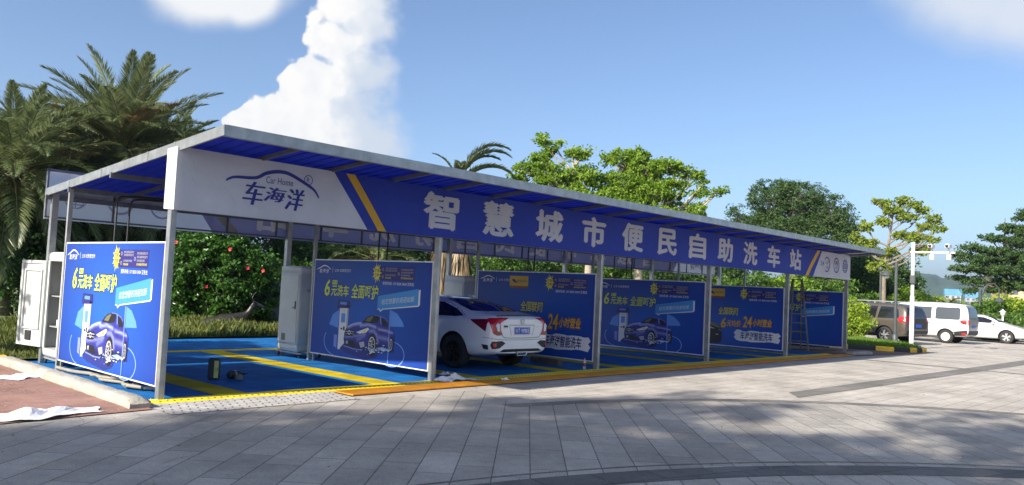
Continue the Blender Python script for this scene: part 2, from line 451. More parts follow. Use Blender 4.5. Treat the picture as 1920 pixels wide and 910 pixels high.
# ---- the tiled wash floor
def tilemat(name, c, c2):
    m = bpy.data.materials.new(name); m.use_nodes = True; t = m.node_tree; p = t.nodes['Principled BSDF']
    tc_ = t.nodes.new('ShaderNodeTexCoord')
    b = t.nodes.new('ShaderNodeTexBrick'); b.offset = 0; b.inputs['Scale'].default_value = 1
    b.inputs['Brick Width'].default_value = .0333; b.inputs['Row Height'].default_value = .0333; b.inputs['Mortar Size'].default_value = .006
    b.inputs['Color1'].default_value = (*c, 1); b.inputs['Color2'].default_value = (*c2, 1); b.inputs['Mortar'].default_value = (*[q*.45 for q in c], 1)
    t.links.new(tc_.outputs['Object'], b.inputs['Vector'])
    k = t.nodes.new('ShaderNodeTexBrick'); k.offset = 0; k.inputs['Scale'].default_value = 1
    k.inputs['Brick Width'].default_value = .4; k.inputs['Row Height'].default_value = .4; k.inputs['Mortar Size'].default_value = .006
    k.inputs['Color1'].default_value = (1, 1, 1, 1); k.inputs['Color2'].default_value = (.78, .78, .78, 1); k.inputs['Mortar'].default_value = (.4, .4, .4, 1)
    t.links.new(tc_.outputs['Object'], k.inputs['Vector'])
    n = t.nodes.new('ShaderNodeTexNoise'); n.inputs['Scale'].default_value = 2.5; n.inputs['Detail'].default_value = 7
    t.links.new(tc_.outputs['Object'], n.inputs['Vector'])
    r = t.nodes.new('ShaderNodeMapRange'); r.inputs[1].default_value = .3; r.inputs[2].default_value = .7; r.inputs[3].default_value = .72; r.inputs[4].default_value = 1.15
    t.links.new(n.outputs[0], r.inputs[0])
    h = t.nodes.new('ShaderNodeVectorMath'); h.operation = 'MULTIPLY'; t.links.new(b.outputs['Color'], h.inputs[0]); t.links.new(k.outputs['Color'], h.inputs[1])
    h2 = t.nodes.new('ShaderNodeVectorMath'); h2.operation = 'MULTIPLY'; t.links.new(h.outputs[0], h2.inputs[0]); t.links.new(r.outputs[0], h2.inputs[1])
    t.links.new(h2.outputs[0], p.inputs['Base Color']); p.inputs['Roughness'].default_value = .75; p.inputs['Specular IOR Level'].default_value = .18
    bp = t.nodes.new('ShaderNodeBump'); bp.invert = True; bp.inputs['Strength'].default_value = .7; bp.inputs['Distance'].default_value = .006
    t.links.new(b.outputs['Fac'], bp.inputs['Height']); t.links.new(bp.outputs[0], p.inputs['Normal'])
    return m
M_tb = tilemat('blue_tile', (.022, .26, .70), (.016, .19, .57))
M_ty = tilemat('yellow_tile', (.95, .74, .02), (.90, .68, .015))
mb = MB()
X_END = 21.4; YB = 8.9
mb.box((X_END/2-.05, 2.5, .010), (X_END+.1, 5.0, .020), 0); mb.box(((X_END+1.5)/2, (YB+5.0)/2, .010), (X_END-1.5, YB-5.0, .020), 0); mb.box((-.195, 2.5, .010), (.19, 5.0, .020), 0)
def ystripe(x0, y0, x1, y1): mb.add([(x0, y0, .024), (x1, y0, .024), (x1, y1, .024), (x0, y1, .024)], [(0, 1, 2, 3)], 1)
for k in range(5):
    b0 = k*W
    for sx in (1.0, 3.62):
        if b0+sx+.2 < X_END: ystripe(b0+sx-.24, .004, b0+sx+.24, 5.80)
ystripe(1.55, 5.805, X_END-.1, 6.12)
flo = mb.build('wash_floor', [M_tb, M_ty]); flo['kind'] = 'structure'
# bevelled yellow edge strip with slots
M_yel = mat('yellow_plastic', (.90, .68, .015), .45, var=.14, scale=3, bump=.08, bscale=30)
M_slot = mat('slot_dark', (.05, .035, .01), .8, var=0)
et = thing('edge_strip', 'long yellow plastic strip with slots along the front of the blue floor', 'edge strip', (0, 0, 0))
e = MB()
pts = [(-.235, .002), (-.215, .010), (-.06, .027), (-.002, .0295), (-.002, .002)]
n = len(pts)
for (x0, x1) in [(-.28+i*.4, -.28+i*.4+.398) for i in range(54)]:
    vs = [(x, y, z) for x in (x0, x1) for (y, z) in pts]
    e.add(vs, [(i, (i+1) % n, (i+1) % n+n, i+n) for i in range(n)] + [list(range(n))[::-1], list(range(n, 2*n))], 0)
e.build('edge_tiles', M_yel, et, fixn=True)
s = MB()
for i in range(238):
    x = -.06+i*.09
    s.add([(x, -.165, .0168), (x+.028, -.165, .0168), (x+.028, -.125, .0212), (x, -.125, .0212)], [(0, 1, 2, 3)])
s.build('slots', M_slot, et)
# drain grates: orange lattice, one panel after another
M_org = mat('orange_grate', (.60, .26, .02), .5, var=.18, scale=2.5, bump=.1)
M_drain = mat('drain_dark', (.03, .022, .014), .9, var=.3)
sheet('drain_channel', [(2.38, -.80), (21.62, -.80), (21.62, -.36), (2.38, -.36)], .009, M_drain)
g0 = MB(); GL = 1.6
for i in range(41): g0.box((i*GL/40, 0, .020), (.012, .43, .016))
for j in range(11): g0.box((GL/2, -.215+.43*j/10, .0225), (GL+.012, .012, .015))
gp = g0.build('drain_grate', M_org); gp.location = (2.41, -.58, 0)
tag(gp, 'orange lattice drain grate laid in the strip along the front of the wash bays', 'drain grate', 'orange drain grates along the front')
for i in range(1, 12):
    c = gp.copy(); COL.objects.link(c); c.location = (2.41+i*1.602, -.58, 0)
# concrete kerb on the left of the first bay
M_conc = mat('concrete', (.34, .315, .265), .9, var=.22, scale=3.5, bump=.7, bscale=22)
def lumpy_bar(name, P, w, h, m, seed=0, seg=40, amp=.012):
    """a cast kerb with soft uneven edges along P"""
    r = random.Random(seed); o = MB(); L = []
    for i in range(seg+1):
        t = i/seg*(len(P)-1); k = min(int(t), len(P)-2); f = t-k
        L.append((Vector(P[k])*(1-f)+Vector(P[k+1])*f, (Vector(P[k+1])-Vector(P[k])).normalized()))
    prof = [(-.5, 0), (-.5, .62), (-.43, .88), (-.28, 1), (.28, 1), (.43, .9), (.5, .65), (.5, 0)]; n = len(prof); vs = []
    for i, (p, d) in enumerate(L):
        nrm = Vector((d.y, -d.x, 0)); e = min(1, min(i, seg-i)/1.5+.55)
        for a, b in prof:
            vs.append(p + nrm*(a*w + r.uniform(-amp, amp)) + Vector((0, 0, b*h*(e if b > .7 else 1)+(r.uniform(-amp, amp)*.7 if b > .1 else 0))))
    fs = [(i*n+k, i*n+k+1, (i+1)*n+k+1, (i+1)*n+k) for i in range(seg) for k in range(n-1)]
    o.add(vs, fs, 0, True); o.add(vs[:n], [list(range(n))], 0); o.add(vs[-n:], [list(range(n))[::-1]], 0)
    return o.build(name, m, fixn=True)
k = lumpy_bar('concrete_kerb', [(-.44, -.50, 0), (-.405, 1.5, 0), (-.40, 3.4, 0), (-.40, 5.0, 0)], .24, .125, M_conc, 3)
tag(k, 'pale rough concrete kerb between the red bricks and the leftmost advert board', 'kerb')
k = lumpy_bar('concrete_kerb', [(22.2, -.42, 0), (23.4, -.60, 0)], .3, .10, M_conc, 5, 14)
tag(k, 'low broken concrete step at the foot of the last canopy post on the right', 'kerb')
# yellow and black kerbs
M_ky = mat('kerb_yellow', (.78, .50, .03), .7, var=.22, scale=5, bump=.3, bscale=30)
M_kk = mat('kerb_black', (.03, .03, .03), .7, var=.3, scale=5, bump=.3, bscale=30)
def kerb_stone(name, p, q, w, h, m, par):
    """one bevelled stone from p to q; outer face on the right of p->q"""
    p = Vector((*p, 0)); q = Vector((*q, 0)); d = (q-p).normalized(); nrm = Vector((-d.y, d.x, 0))
    prof = [(0, 0), (0, h*.72), (w*.22, h), (w, h), (w, 0)]; n = len(prof); o = MB()
    vs = [b + nrm*a + Vector((0, 0, z)) for b in (p+d*.004, q-d*.004) for a, z in prof]
    o.add(vs, [(i, (i+1) % n, (i+1) % n+n, i+n) for i in range(n)]+[list(range(n))[::-1], list(range(n, 2*n))])
    return o.build(name, m, par, fixn=True)
ki = thing('striped_kerb', 'yellow and black painted kerb round the grass island by the parked brown estate', 'kerb', (25.3, .78, 0))
# local to the thing
def K(p): return (p[0]-25.3, p[1]-.78)
stn = [((25.05, 1.35), (25.31, .78), M_ky), ((25.31, .78), (25.79, -.02), M_kk), ((25.79, -.02), (26.10, -.55), M_ky), ((26.10, -.55), (26.42, -1.0), M_kk),
       ((26.42, -1.0), (26.78, -1.12), M_ky), ((26.78, -1.12), (27.12, -1.2), M_kk), ((27.12, -1.2), (27.55, -1.22), M_ky),
       ((27.55, -1.22), (28.3, -.75), M_kk), ((28.3, -.75), (29.3, .1), M_ky), ((24.4, 2.6), (25.05, 1.35), M_kk)]
for a, b, m in stn: kerb_stone('kerb_stone', K(a), K(b), .16, .17, m, ki)
isl = [(24.5, 2.6), (25.15, 1.40), (25.42, .84), (25.9, .04), (26.2, -.48), (26.5, -.90), (26.85, -1.0), (27.5, -1.08), (28.2, -.62), (29.2, .25), (31.0, 2.0), (31.0, 9.5), (24.5, 9.5)]
lawn.append(sheet('lawn', isl, .15, M_grassg))
kl = thing('striped_kerb', 'yellow and black kerb along the grass behind the red bricks at the left edge', 'kerb', (-.36, 4.92, 0))
for i in range(12):
    kerb_stone('kerb_stone', (-(i+1)*.62, .0), (-i*.62, .0), .14, .13, (M_ky, M_kk)[i % 2], kl)
# hills
def hill(name, pts, D, depth, m):
    """ridge: pts are (azimuth offset in degrees, height in metres)"""
    o = MB(); rows = 10; r = random.Random(4); vs = []; n = len(pts)
    for j in range(rows):
        f = j/(rows-1)
        for (a, h) in pts:
            t = PAN+rad(a); d = D-depth*(1-f)
            z = h*math.sin(f*math.pi/2)*(1+r.uniform(-.08, .08)*(1-f)*4) - (2 if j == 0 else 0)
            vs.append((-4.6+d*math.sin(t), -10.2+d*math.cos(t), max(z, -2) if f else -5))
    o.add(vs, [(j*n+i, j*n+i+1, (j+1)*n+i+1, (j+1)*n+i) for j in range(rows-1) for i in range(n-1)], 0, True)
    ob = o.build(name, m); ob['kind'] = 'structure'; return ob
M_hill = mat('hill_woods', (.05, .085, .05), .95, var=.35, scale=.02, detail=8)
rr_ = random.Random(11)
def hp(x0, x1, st, fn): return [(x, fn(x)) for x in np.arange(x0, x1, st)]
hill('hills', hp(20, 48, .35, lambda a: 38+24*math.exp(-((a-33)/3.2)**2)+17*math.exp(-((a-26.6)/2.2)**2)+8*math.exp(-((a-41)/5)**2)+rr_.uniform(-1.6, 1.6)), 1500, 600, M_hill)
# ================================================================ the wash canopy
M_galv = mat('galvanised_steel', (.42, .43, .42), .42, metal=.75, var=.2, scale=6, bump=.06, bscale=40)
M_galvp = mat('grey_painted_steel', (.33, .34, .33), .5, metal=.35, var=.18, scale=5)
M_galvd = mat('dull_steel', (.14, .15, .16), .55, metal=.2, var=.2, scale=5)

M_white = mat('white_pvc', (.80, .80, .79), .5, var=.05, scale=3)
def rz_(y): return 3.37-.0772*(y+1.26)
cn = thing('wash_canopy', 'long steel canopy with blue sheet roof on grey posts over the wash bays', 'canopy', (0, 0, 0))
XR = 22.72
for i in range(6):
    x = i*W; p = MB(); p.box((x, 0, 1.62), (.075, .10, 3.24)); p.box((x-.03, -.052, 1.62), (.012, .01, 3.2)); p.box((x+.03, -.052, 1.62), (.012, .01, 3.2))
    p.build('front_post', M_galv, cn)
    b = MB(); b.box((x, -.01, .006), (.2, .2, .012))
    for a in (-.07, .07):
        for c in (-.08, .07): b.lathe([(0, .03), (.011, .03), (.011, .012)], (x+a, c, 0), n=6)
    b.build('base_plate', M_galvp, cn)
    p = MB(); xr_ = x+(.10 if i == 0 else .02); p.box((xr_, 4.70, 1.43), (.10, .10, 2.86)); p.build('rear_post', M_galv, cn)
    p = MB(); p.box((x, 3.66, rz_(3.66)/2-.06), (.06, .06, rz_(3.66)-.12)); p.build('inner_post', M_galvp, cn)
# roof sheet: trapezoid ribs running front to back
o = MB(); vs = []; ys = [-1.255, 1.6, 4.76]; xs = []
x = -.0
while x < XR:
    for dx, dz in ((0, 0), (.15, 0), (.165, .022), (.195, .022), (.21, 0)): xs.append((x+dx, dz))
    x += .21
xs = [q for q in xs if q[0] < XR]
for (x, dz) in xs:
    for y in ys: vs.append((x, y, rz_(y)+.012+dz))
N = 3
fs = [(i*N+j, i*N+N+j, i*N+N+j+1, i*N+j+1) for i in range(len(xs)-1) for j in range(N-1)]
o.add(vs, fs, 0); ro = o.build('roof_sheet', M_galvp, cn)
sm = ro.modifiers.new('s', 'SOLIDIFY'); sm.thickness = .004
# edge channels
o = MB()
o.bar((.0, -1.27, rz_(-1.27)-.035), (XR, -1.27, rz_(-1.27)-.035), .03, .135)
o.box((XR/2+.03, -1.245, rz_(-1.27)+.030), (XR+.1, .05, .006)); o.box((XR/2+.03, -1.235, rz_(-1.27)-.1), (XR+.1, .05, .006))
o.build('edge_channel', M_galv, cn)
for xx in (-.015, XR+.005):
    o = MB(); o.bar((xx, -1.285, rz_(-1.285)-.035), (xx, 4.80, rz_(4.80)-.035), .03, .125)
    for t in (.0, .8, 2.4, 3.7): 
        o.box((xx-.018, t, rz_(t)-.035), (.006, .03, .135))
    o.build('edge_channel', M_galv, cn)
o = MB(); o.bar((.0, 4.795, rz_(4.795)-.035), (XR, 4.795, rz_(4.795)-.035), .03, .125); o.build('edge_channel', M_galv, cn)
# rafters and purlins
for i in range(21):
    x = min(i*W/4, XR-.06) if i else .06
    o = MB(); o.bar((x, -1.24, rz_(-1.24)-.03), (x, 4.74, rz_(4.74)-.03), .035, .06); o.build('rafter', M_galvd, cn)
for y in (-.02, 2.0, 3.66, 4.70):
    o = MB(); o.bar((-.05, y, rz_(y)-.125), (XR-.04, y, rz_(y)-.10), .05, .08); o.build('purlin', M_galvd, cn)
# frame behind the rear sign
o = MB(); YS = 4.83
for z in (2.46, 3.26): o.bar((-.02, YS-.035, z), (XR+.1, YS-.035, z), .03, .03)
for i in range(22): o.bar((.0+i*1.09, YS-.035, 2.46), (.0+i*1.09, YS-.035, 3.26), .03, .03)
o.build('sign_frame', M_galvd, cn)
o = MB()
for z in (2.44, 3.2): o.bar((-.0, -.09, z), (XR+.1, -.09, z), .03, .03)
for i in range(22): o.bar((.03+i*1.08, -.09, 2.44), (.03+i*1.08, -.09, 3.2), .03, .03)
o.build('sign_frame', M_galvp, cn)

# ================================================================ the sign banners
def clothmat(name, c, trans=.25, rough=.6):
    m = bpy.data.materials.new(name); m.use_nodes = True; t = m.node_tree; p = t.nodes['Principled BSDF']
    tc_ = t.nodes.new('ShaderNodeTexCoord'); n = t.nodes.new('ShaderNodeTexNoise'); n.inputs['Scale'].default_value = 2.2; n.inputs['Detail'].default_value = 4
    t.links.new(tc_.outputs['Object'], n.inputs['Vector'])
    r = t.nodes.new('ShaderNodeMapRange'); r.inputs[1].default_value = .3; r.inputs[2].default_value = .7; r.inputs[3].default_value = .93; r.inputs[4].default_value = 1.05
    t.links.new(n.outputs[0], r.inputs[0])
    h = t.nodes.new('ShaderNodeVectorMath'); h.operation = 'SCALE'; h.inputs[0].default_value = c; t.links.new(r.outputs[0], h.inputs['Scale'])
    t.links.new(h.outputs[0], p.inputs['Base Color']); p.inputs['Roughness'].default_value = rough; p.inputs['Specular IOR Level'].default_value = .3
    n2 = t.nodes.new('ShaderNodeTexNoise'); n2.inputs['Scale'].default_value = 3.0; n2.inputs['Detail'].default_value = 3; n2.inputs['Distortion'].default_value = 1.2
    t.links.new(tc_.outputs['Object'], n2.inputs['Vector'])
    bp = t.nodes.new('ShaderNodeBump'); bp.inputs['Strength'].default_value = .6; bp.inputs['Distance'].default_value = .04
    t.links.new(n2.outputs[0], bp.inputs['Height']); t.links.new(bp.outputs[0], p.inputs['Normal'])
    tr = t.nodes.new('ShaderNodeBsdfTranslucent'); t.links.new(h.outputs[0], tr.inputs[0])
    ms = t.nodes.new('ShaderNodeMixShader'); ms.inputs[0].default_value = trans
    t.links.new(p.outputs[0], ms.inputs[1]); t.links.new(tr.outputs[0], ms.inputs[2]); t.links.new(ms.outputs[0], t.nodes['Material Output'].inputs[0])
    return m
M_roofb = clothmat('blue_roof_sheet', (.022, .055, .50), .38, .6)
ro.data.materials[0] = M_roofb
M_sw = clothmat('sign_white', (.66, .66, .69)); M_sb = clothmat('sign_blue', (.032, .062, .40)); M_sy = clothmat('sign_yellow', (.80, .46, .05))
M_sl = clothmat('sign_lettering', (.64, .63, .65)); M_slb = clothmat('sign_logo_blue', (.05, .06, .30))
Z0, Z1, XS = 2.425, 3.235, 22.80
CH = '智慧城市便民自助洗车站'
CX = [4.47, 5.87, 7.28, 8.69, 10.11, 11.50, 12.86, 14.26, 15.64, 17.03, 18.50]
def sign_graphics(fr, mats, mats_names):
    """returns the graphics of one fascia sign as (name, mesh builder) pairs"""
    out = []
    def lay(k): return lambda u, v: fr(u, v, k)
    b = MB()
    nx = 60
    def cut(z, a, bb): return a+(bb-a)*(Z1-z)/(Z1-Z0)
    L = lambda z: cut(z, 2.30, 2.97); Rr = lambda z: cut(z, 20.42, 19.80)
    rows = [Z0+(Z1-Z0)*i/6 for i in range(7)]
    vs = []; 
    for i in range(nx+1):
        for z in rows: vs.append(lay(1)(L(z)+(Rr(z)-L(z))*i/nx, z))
    b.add(vs, [(i*7+j, i*7+7+j, i*7+8+j, i*7+j+1) for i in range(nx) for j in range(6)], 0, True)
    out.append(('blue_field', b, M_sb))
    y = MB()
    for a0, a1, w_ in ((2.52, 3.17, .16), (20.06, 19.20, .23)):
        vs = [lay(2)(cut(z, a0, a1)+w_*q/3, z) for q in range(4) for z in rows]
        y.add(vs, [(i*7+j, i*7+7+j, i*7+8+j, i*7+j+1) for i in range(3) for j in range(6)], 0, True)
    out.append(('yellow_stripe', y, M_sy))
    t = MB()
    for c, x in zip(CH, CX):
        for kk, (dx, dz) in enumerate(((0, 0), (.034, 0), (-.034, 0), (0, .02), (0, -.02))):
            put_text(t, c, (x-.375+dx, 2.57+dz, x+.375+dx, 3.15+dz), lambda u, v, kk=kk: fr(u, v, 2+kk*.3), 0)
    out.append(('lettering', t, M_sl))
    g = MB()
    arc = smooth_line([(.62, 2.885), (.74, 2.945), (1.05, 2.975), (1.21, 3.06), (1.40, 3.105), (1.58, 3.09), (1.85, 2.985), (1.99, 2.91), (2.07, 2.81)], 6)
    ws = [.012+.040*math.sin(math.pi*min(1, (i+2)/(len(arc)+3)))**.7 for i in range(len(arc))]
    strip(arc, ws, lay(2), g)
    for s_, bx, sk in (('车', (.88, 2.60, 1.20, 2.92), .0), ('海', (1.20, 2.675, 1.53, 2.875), .0), ('洋', (1.53, 2.585, 1.82, 2.895), .0)):
        for kk, dx in enumerate((0, .012, -.012)):
            put_text(g, s_, (bx[0]+dx, bx[1], bx[2]+dx, bx[3]), lambda u, v, kk=kk: fr(u, v, 2+kk*.3), 0, shear=.25)
    put_text(g, 'Car Home', (1.21, 2.925, 1.63, 3.02), lay(2))
    put_text(g, 'R', (1.85, 3.01, 1.90, 3.085), lay(2)); ring(1.877, 3.048, .062, .073, lay(2), g)
    # the three round marks at the right end
    ring(20.83, 2.84, .20, .235, lay(2), g, a0=-2.2, a1=2.4, ry=1.02)
    put_text(g, '24', (20.34, 2.79, 20.62, 2.93), lay(2)); put_text(g, '小时', (20.74, 2.70, 20.96, 2.79), lay(2))
    strip([(20.72, 2.93), (20.84, 2.84), (20.98, 2.99)], .025, lay(2), g)
    ring(21.58, 2.85, .20, .24, lay(2), g, ry=1.02); put_text(g, '惠', (21.45, 2.84, 21.71, 2.99), lay(2)); put_text(g, '6元', (21.48, 2.73, 21.68, 2.82), lay(2))
    for a in (-.8, -.45, 0, .45, .8):      # a globe of meridians
        strip([(22.33+.21*math.sin(a*1.9)*math.cos(q)*.95, 2.86+.215*math.sin(q)) for q in np.linspace(-1.5, 1.5, 15)], .017, lay(2), g)
    for q in (-.75, -.35, .35, .75):
        strip([(22.33-.215*math.cos(q), 2.86+.215*math.sin(q)), (22.33+.215*math.cos(q), 2.86+.215*math.sin(q))], .02, lay(2), g)
    put_text(g, '全国联网', (22.10, 2.81, 22.56, 2.91), lay(2.4))
    out.append(('logo', g, M_slb))
    return out
def wob(x, z, s=0): 
    return .010*math.sin(x*1.37+s)*math.sin((z-Z0)/(Z1-Z0)*math.pi)+.003*math.sin(x*5.1+z*3+s)
def sign(name, label, fr, endcap, spans=((-.055, 22.80),)):
    sg = thing(name, label, 'sign', (0, 0, 0), group=None)
    b = MB()
    for a_, b_ in spans:
        nx, nz = max(6, int((b_-a_)*5)), 6; vs = [fr(a_+(b_-a_)*i/nx, Z0+(Z1-Z0)*j/nz, 0) for i in range(nx+1) for j in range(nz+1)]
        b.add(vs, [(i*(nz+1)+j, (i+1)*(nz+1)+j, (i+1)*(nz+1)+j+1, i*(nz+1)+j+1) for i in range(nx) for j in range(nz)], 0, True)
    endcap(b)
    b.build('cloth', M_sw, sg)
    for nm, m_, mt in sign_graphics(fr, None, None): m_.build(nm, mt, sg)
    return sg
YF = -.15
def fr_front(u, v, k): return (u, YF+wob(u, v)-.0022*k, v)
def cap_front(b):
    for x0, sgn in ((-.055, 1), (XS, -1)):
        b.add([(x0+sgn*0, YF, Z0), (x0, YF, Z1), (x0-.0, .14, Z1-.01), (x0, .14, Z0+.02)], [(0, 1, 2, 3)], 0)
    b.add([(0, YF, Z1), (XS, YF, Z1), (XS, YF+.05, Z1+.004), (0, YF+.05, Z1+.004)], [(0, 1, 2, 3)], 0)
sign('fascia_sign', 'white and blue cloth sign with big Chinese lettering along the front of the canopy', fr_front, cap_front)
# rear sign faces the other way; from inside its print shows through, partly as paler colours standing in for transmitted light
M_rw = clothmat('rear_sign_white', (.74, .74, .82), .72)
def fr_back(u, v, k): return (XS-.0-u, YS+wob(u, v, 2)-.0022*k, v)
def cap_back(b):
    b.add([(0, YS, Z0), (0, YS, Z1), (0, YS+.06, Z1), (0, YS+.06, Z0)], [(0, 1, 2, 3)], 0)
    b.add([(-.01, YS-.06, Z1), (XS, YS-.06, Z1), (XS, YS+.06, Z1+.012), (-.01, YS+.06, Z1+.012)], [(0, 1, 2, 3)], 0)
_sb, _sy, _sl, _sw, _sg = M_sb, M_sy, M_sl, M_sw, M_slb
M_sb = clothmat('rear_blue', (.34, .35, .58), .22); M_sy = clothmat('rear_yellow', (.78, .72, .5), .72); M_sl = clothmat('rear_lettering', (.95, .95, .96), .02)
M_slb = clothmat('rear_logo', (.42, .43, .56), .6); M_sw = M_rw
sign('fascia_sign', 'rear cloth sign behind the canopy, its lettering showing through reversed and faint', fr_back, cap_back, ((0, 2.96), (19.82, 22.80)))
M_sb, M_sy, M_sl, M_sw, M_slb = _sb, _sy, _sl, _sw, _sg

# ================================================================ advert boards between the bays
def postermat():
    """printed blue with a lighter middle, as on the sheet"""
    m = bpy.data.materials.new('poster_print'); m.use_nodes = True; t = m.node_tree; p = t.nodes['Principled BSDF']
    c = t.nodes.new('ShaderNodeTexCoord'); g = t.nodes.new('ShaderNodeTexGradient'); g.gradient_type = 'SPHERICAL'
    mp = t.nodes.new('ShaderNodeMapping'); mp.inputs['Location'].default_value = (0, 1.75*.42, -.98*.55); mp.inputs['Scale'].default_value = (.01, .42, .55)
    t.links.new(c.outputs['Object'], mp.inputs[0])
    t.links.new(mp.outputs[0], g.inputs[0])
    r = t.nodes.new('ShaderNodeValToRGB'); r.color_ramp.elements[0].color = (.011, .032, .23, 1); r.color_ramp.elements[1].color = (.020, .115, .50, 1)
    t.links.new(g.outputs['Fac'], r.inputs[0]); t.links.new(r.outputs[0], p.inputs['Base Color'])
    p.inputs['Roughness'].default_value = .42; p.inputs['Specular IOR Level'].default_value = .35
    n2 = t.nodes.new('ShaderNodeTexNoise'); n2.inputs['Scale'].default_value = 2.5; n2.inputs['Detail'].default_value = 3
    t.links.new(c.outputs['Object'], n2.inputs['Vector'])
    bp = t.nodes.new('ShaderNodeBump'); bp.inputs['Strength'].default_value = .25; bp.inputs['Distance'].default_value = .02
    t.links.new(n2.outputs[0], bp.inputs['Height']); t.links.new(bp.outputs[0], p.inputs['Normal'])
    return m
M_poster = postermat()
def pm(n, c, r=.45): return mat(n, c, r, var=0)
PM = [pm('ink_white', (.72, .72, .72)), pm('ink_yellow', (.78, .70, .05)), pm('ink_navy', (.025, .02, .16)), pm('ink_cyan', (.055, .27, .62)), pm('ink_black', (.012, .012, .02)),
      pm('ink_car_blue', (.035, .04, .30)), pm('ink_car_light', (.20, .25, .66)), pm('ink_grey', (.42, .42, .46)), pm('ink_paleblue', (.10, .28, .74)), pm('ink_orange', (.74, .46, .03)),
      pm('ink_red', (.34, .08, .04)), pm('ink_ring', (.28, .45, .84)), pm('ink_olive', (.16, .15, .08)), pm('ink_lime', (.60, .70, .05)), pm('ink_shade', (.02, .03, .20))]
WH, YE, NA, CY, BK, CB, CL, GR, PB, OR, RE, RI, OL, LI, SH = range(15)
car_print = []
def poster_art(kind, fr):
    """slogan and picture printed on the sheet, each a mesh"""
    def L(k): return lambda u, v: fr(u, v, k)
    tx = MB(); pc = MB(); car_print.clear()
    def line_dashes(mb, u0, v0, u1, n, h, m, k, r=random.Random(5)):
        put_text(mb, ''.join(r.choice('洗车自助扫码支付开启水枪泡沫吸尘完成结算') for _ in range(n)), (u0, v0, u1, v0+h), L(k), m)
    # small logo
    a = smooth_line([(.10, 1.655), (.20, 1.685), (.33, 1.73), (.45, 1.715), (.58, 1.655)], 5)
    strip(a, [.008+.014*math.sin(math.pi*i/(len(a)-1)) for i in range(len(a))], L(1), tx, WH)
    put_text(tx, '车海洋', (.18, 1.58, .51, 1.67), L(1), WH, bold=.01, shear=.2)
    strip([(.635, 1.60), (.635, 1.70)], .008, L(1), tx, WH); put_text(tx, '让车·优质更悠然', (.70, 1.615, 1.22, 1.675), L(1), WH)
    # burst
    def burst(cu, cv):
        pts = []
        r = random.Random(3)
        for i in range(28):
            t = 2*math.pi*i/28; q = (.20 if i % 4 == 0 else .165) if i % 2 == 0 else .105
            pts.append((cu+q*.72*math.cos(t), cv+q*math.sin(t)))
        pc.poly(pts, L(3), YE)
        put_text(tx, '使用', (cu-.065, cv+.005, cu+.065, cv+.075), L(4), NA, bold=.02); put_text(tx, '教程', (cu-.065, cv-.08, cu+.065, cv-.01), L(4), NA, bold=.02)
    du = .0 if kind in 'AC' else .25
    pc.poly([(2.05+du, 1.50), (3.07+du, 1.50), (3.07+du, 1.745), (2.05+du, 1.745)], L(1), NA)
    burst(2.02+du, 1.625)
    for (x, y, n_) in ((2.26, 1.695, 8), (2.26, 1.655, 8), (2.26, 1.575, 7), (2.26, 1.525, 4), (2.70, 1.68, 8), (2.70, 1.63, 8), (2.70, 1.58, 6), (2.70, 1.53, 8)):
        put_text(tx, '洗车自助扫码支付'[:n_], (x+du, y, x+du+.042*n_, y+.034), L(2), YE if y in (1.525, 1.53) else GR)
    for (x, y) in ((2.19, 1.69), (2.19, 1.56), (2.64, 1.62)): ring(x+du, y, .018, .026, L(2), tx, GR, 14)
    put_text(tx, '服务热线: 137 8250 3424 艾先生', (2.20+du, 1.415, 3.07+du, 1.475), L(1), WH, bold=.006)
    if kind in 'AC':
        for kk, (bm_, m_, e) in enumerate(((.03, NA, .018), (.018, LI, 0))):
            put_text(tx, '6', (.40-e, 1.14-e, .58+e, 1.47+e), L(1+kk), m_, bold=bm_, shear=.15)
            put_text(tx, '元洗车', (.62-e, 1.15-e, 1.20+e, 1.37+e), L(1+kk), m_, bold=bm_, shear=.12)
            put_text(tx, '全面呵护', (1.28-e, 1.13-e, 2.09+e, 1.40+e), L(1+kk), m_, bold=bm_, shear=.12)
        pc.poly([(.64, 1.375), (.80, 1.375), (.81, 1.455), (.65, 1.455)], L(1), LI); put_text(tx, '单次', (.655, 1.388, .795, 1.445), L(2), NA)
        # speech bubble
        pc.poly([(2.07, .965), (2.14, .965), (2.17, .925), (2.25, .97), (3.21, 1.07), (3.25, 1.10), (3.25, 1.365), (3.20, 1.345)], L(1), WH)
        pc.poly([(2.085, 1.205), (2.085, .98), (2.15, .98), (2.175, .95), (2.24, .985), (3.205, 1.09), (3.205, 1.375)], L(2), CY)
        put_text(tx, '给您想要的亮丽如新', (2.20, 1.055, 3.10, 1.155), L(3), WH, bold=-.004, shear=.1, skew=.09)
        if kind == 'C': return tx, pc
        # rings and light beam
        ring(2.55, .20, .345, .362, L(1), pc, RI, 40, rad(-118), rad(78), .62); ring(.86, .30, .37, .385, L(1), pc, RI, 30, rad(150), rad(262), .72)
        pc.poly([(2.46, .97), (2.475, .97), (2.475, .03), (2.46, .03)], L(7), RI)
        pc.poly([(2.475, .97), (2.66, .92), (2.82, .78), (2.86, .70), (2.475, .68)], L(1), PB); pc.poly([(.93, .90), (.72, .80), (.62, .60), (.92, .55)], L(1), PB)
        # kiosk
        pc.poly([(.935, .15), (1.21, .17), (1.225, .98), (.945, .97)], L(2), WH); pc.poly([(.845, .93), (.875, 1.09), (1.25, 1.085), (1.275, .955), (1.2, .94), (1.0, .93)], L(2.5), NA)
        pc.poly([(1.16, .17), (1.21, .17), (1.225, .98), (1.175, .98)], L(2.5), GR); pc.poly([(1.0, .66), (1.13, .665), (1.13, .84), (1.0, .835)], L(3), PB)
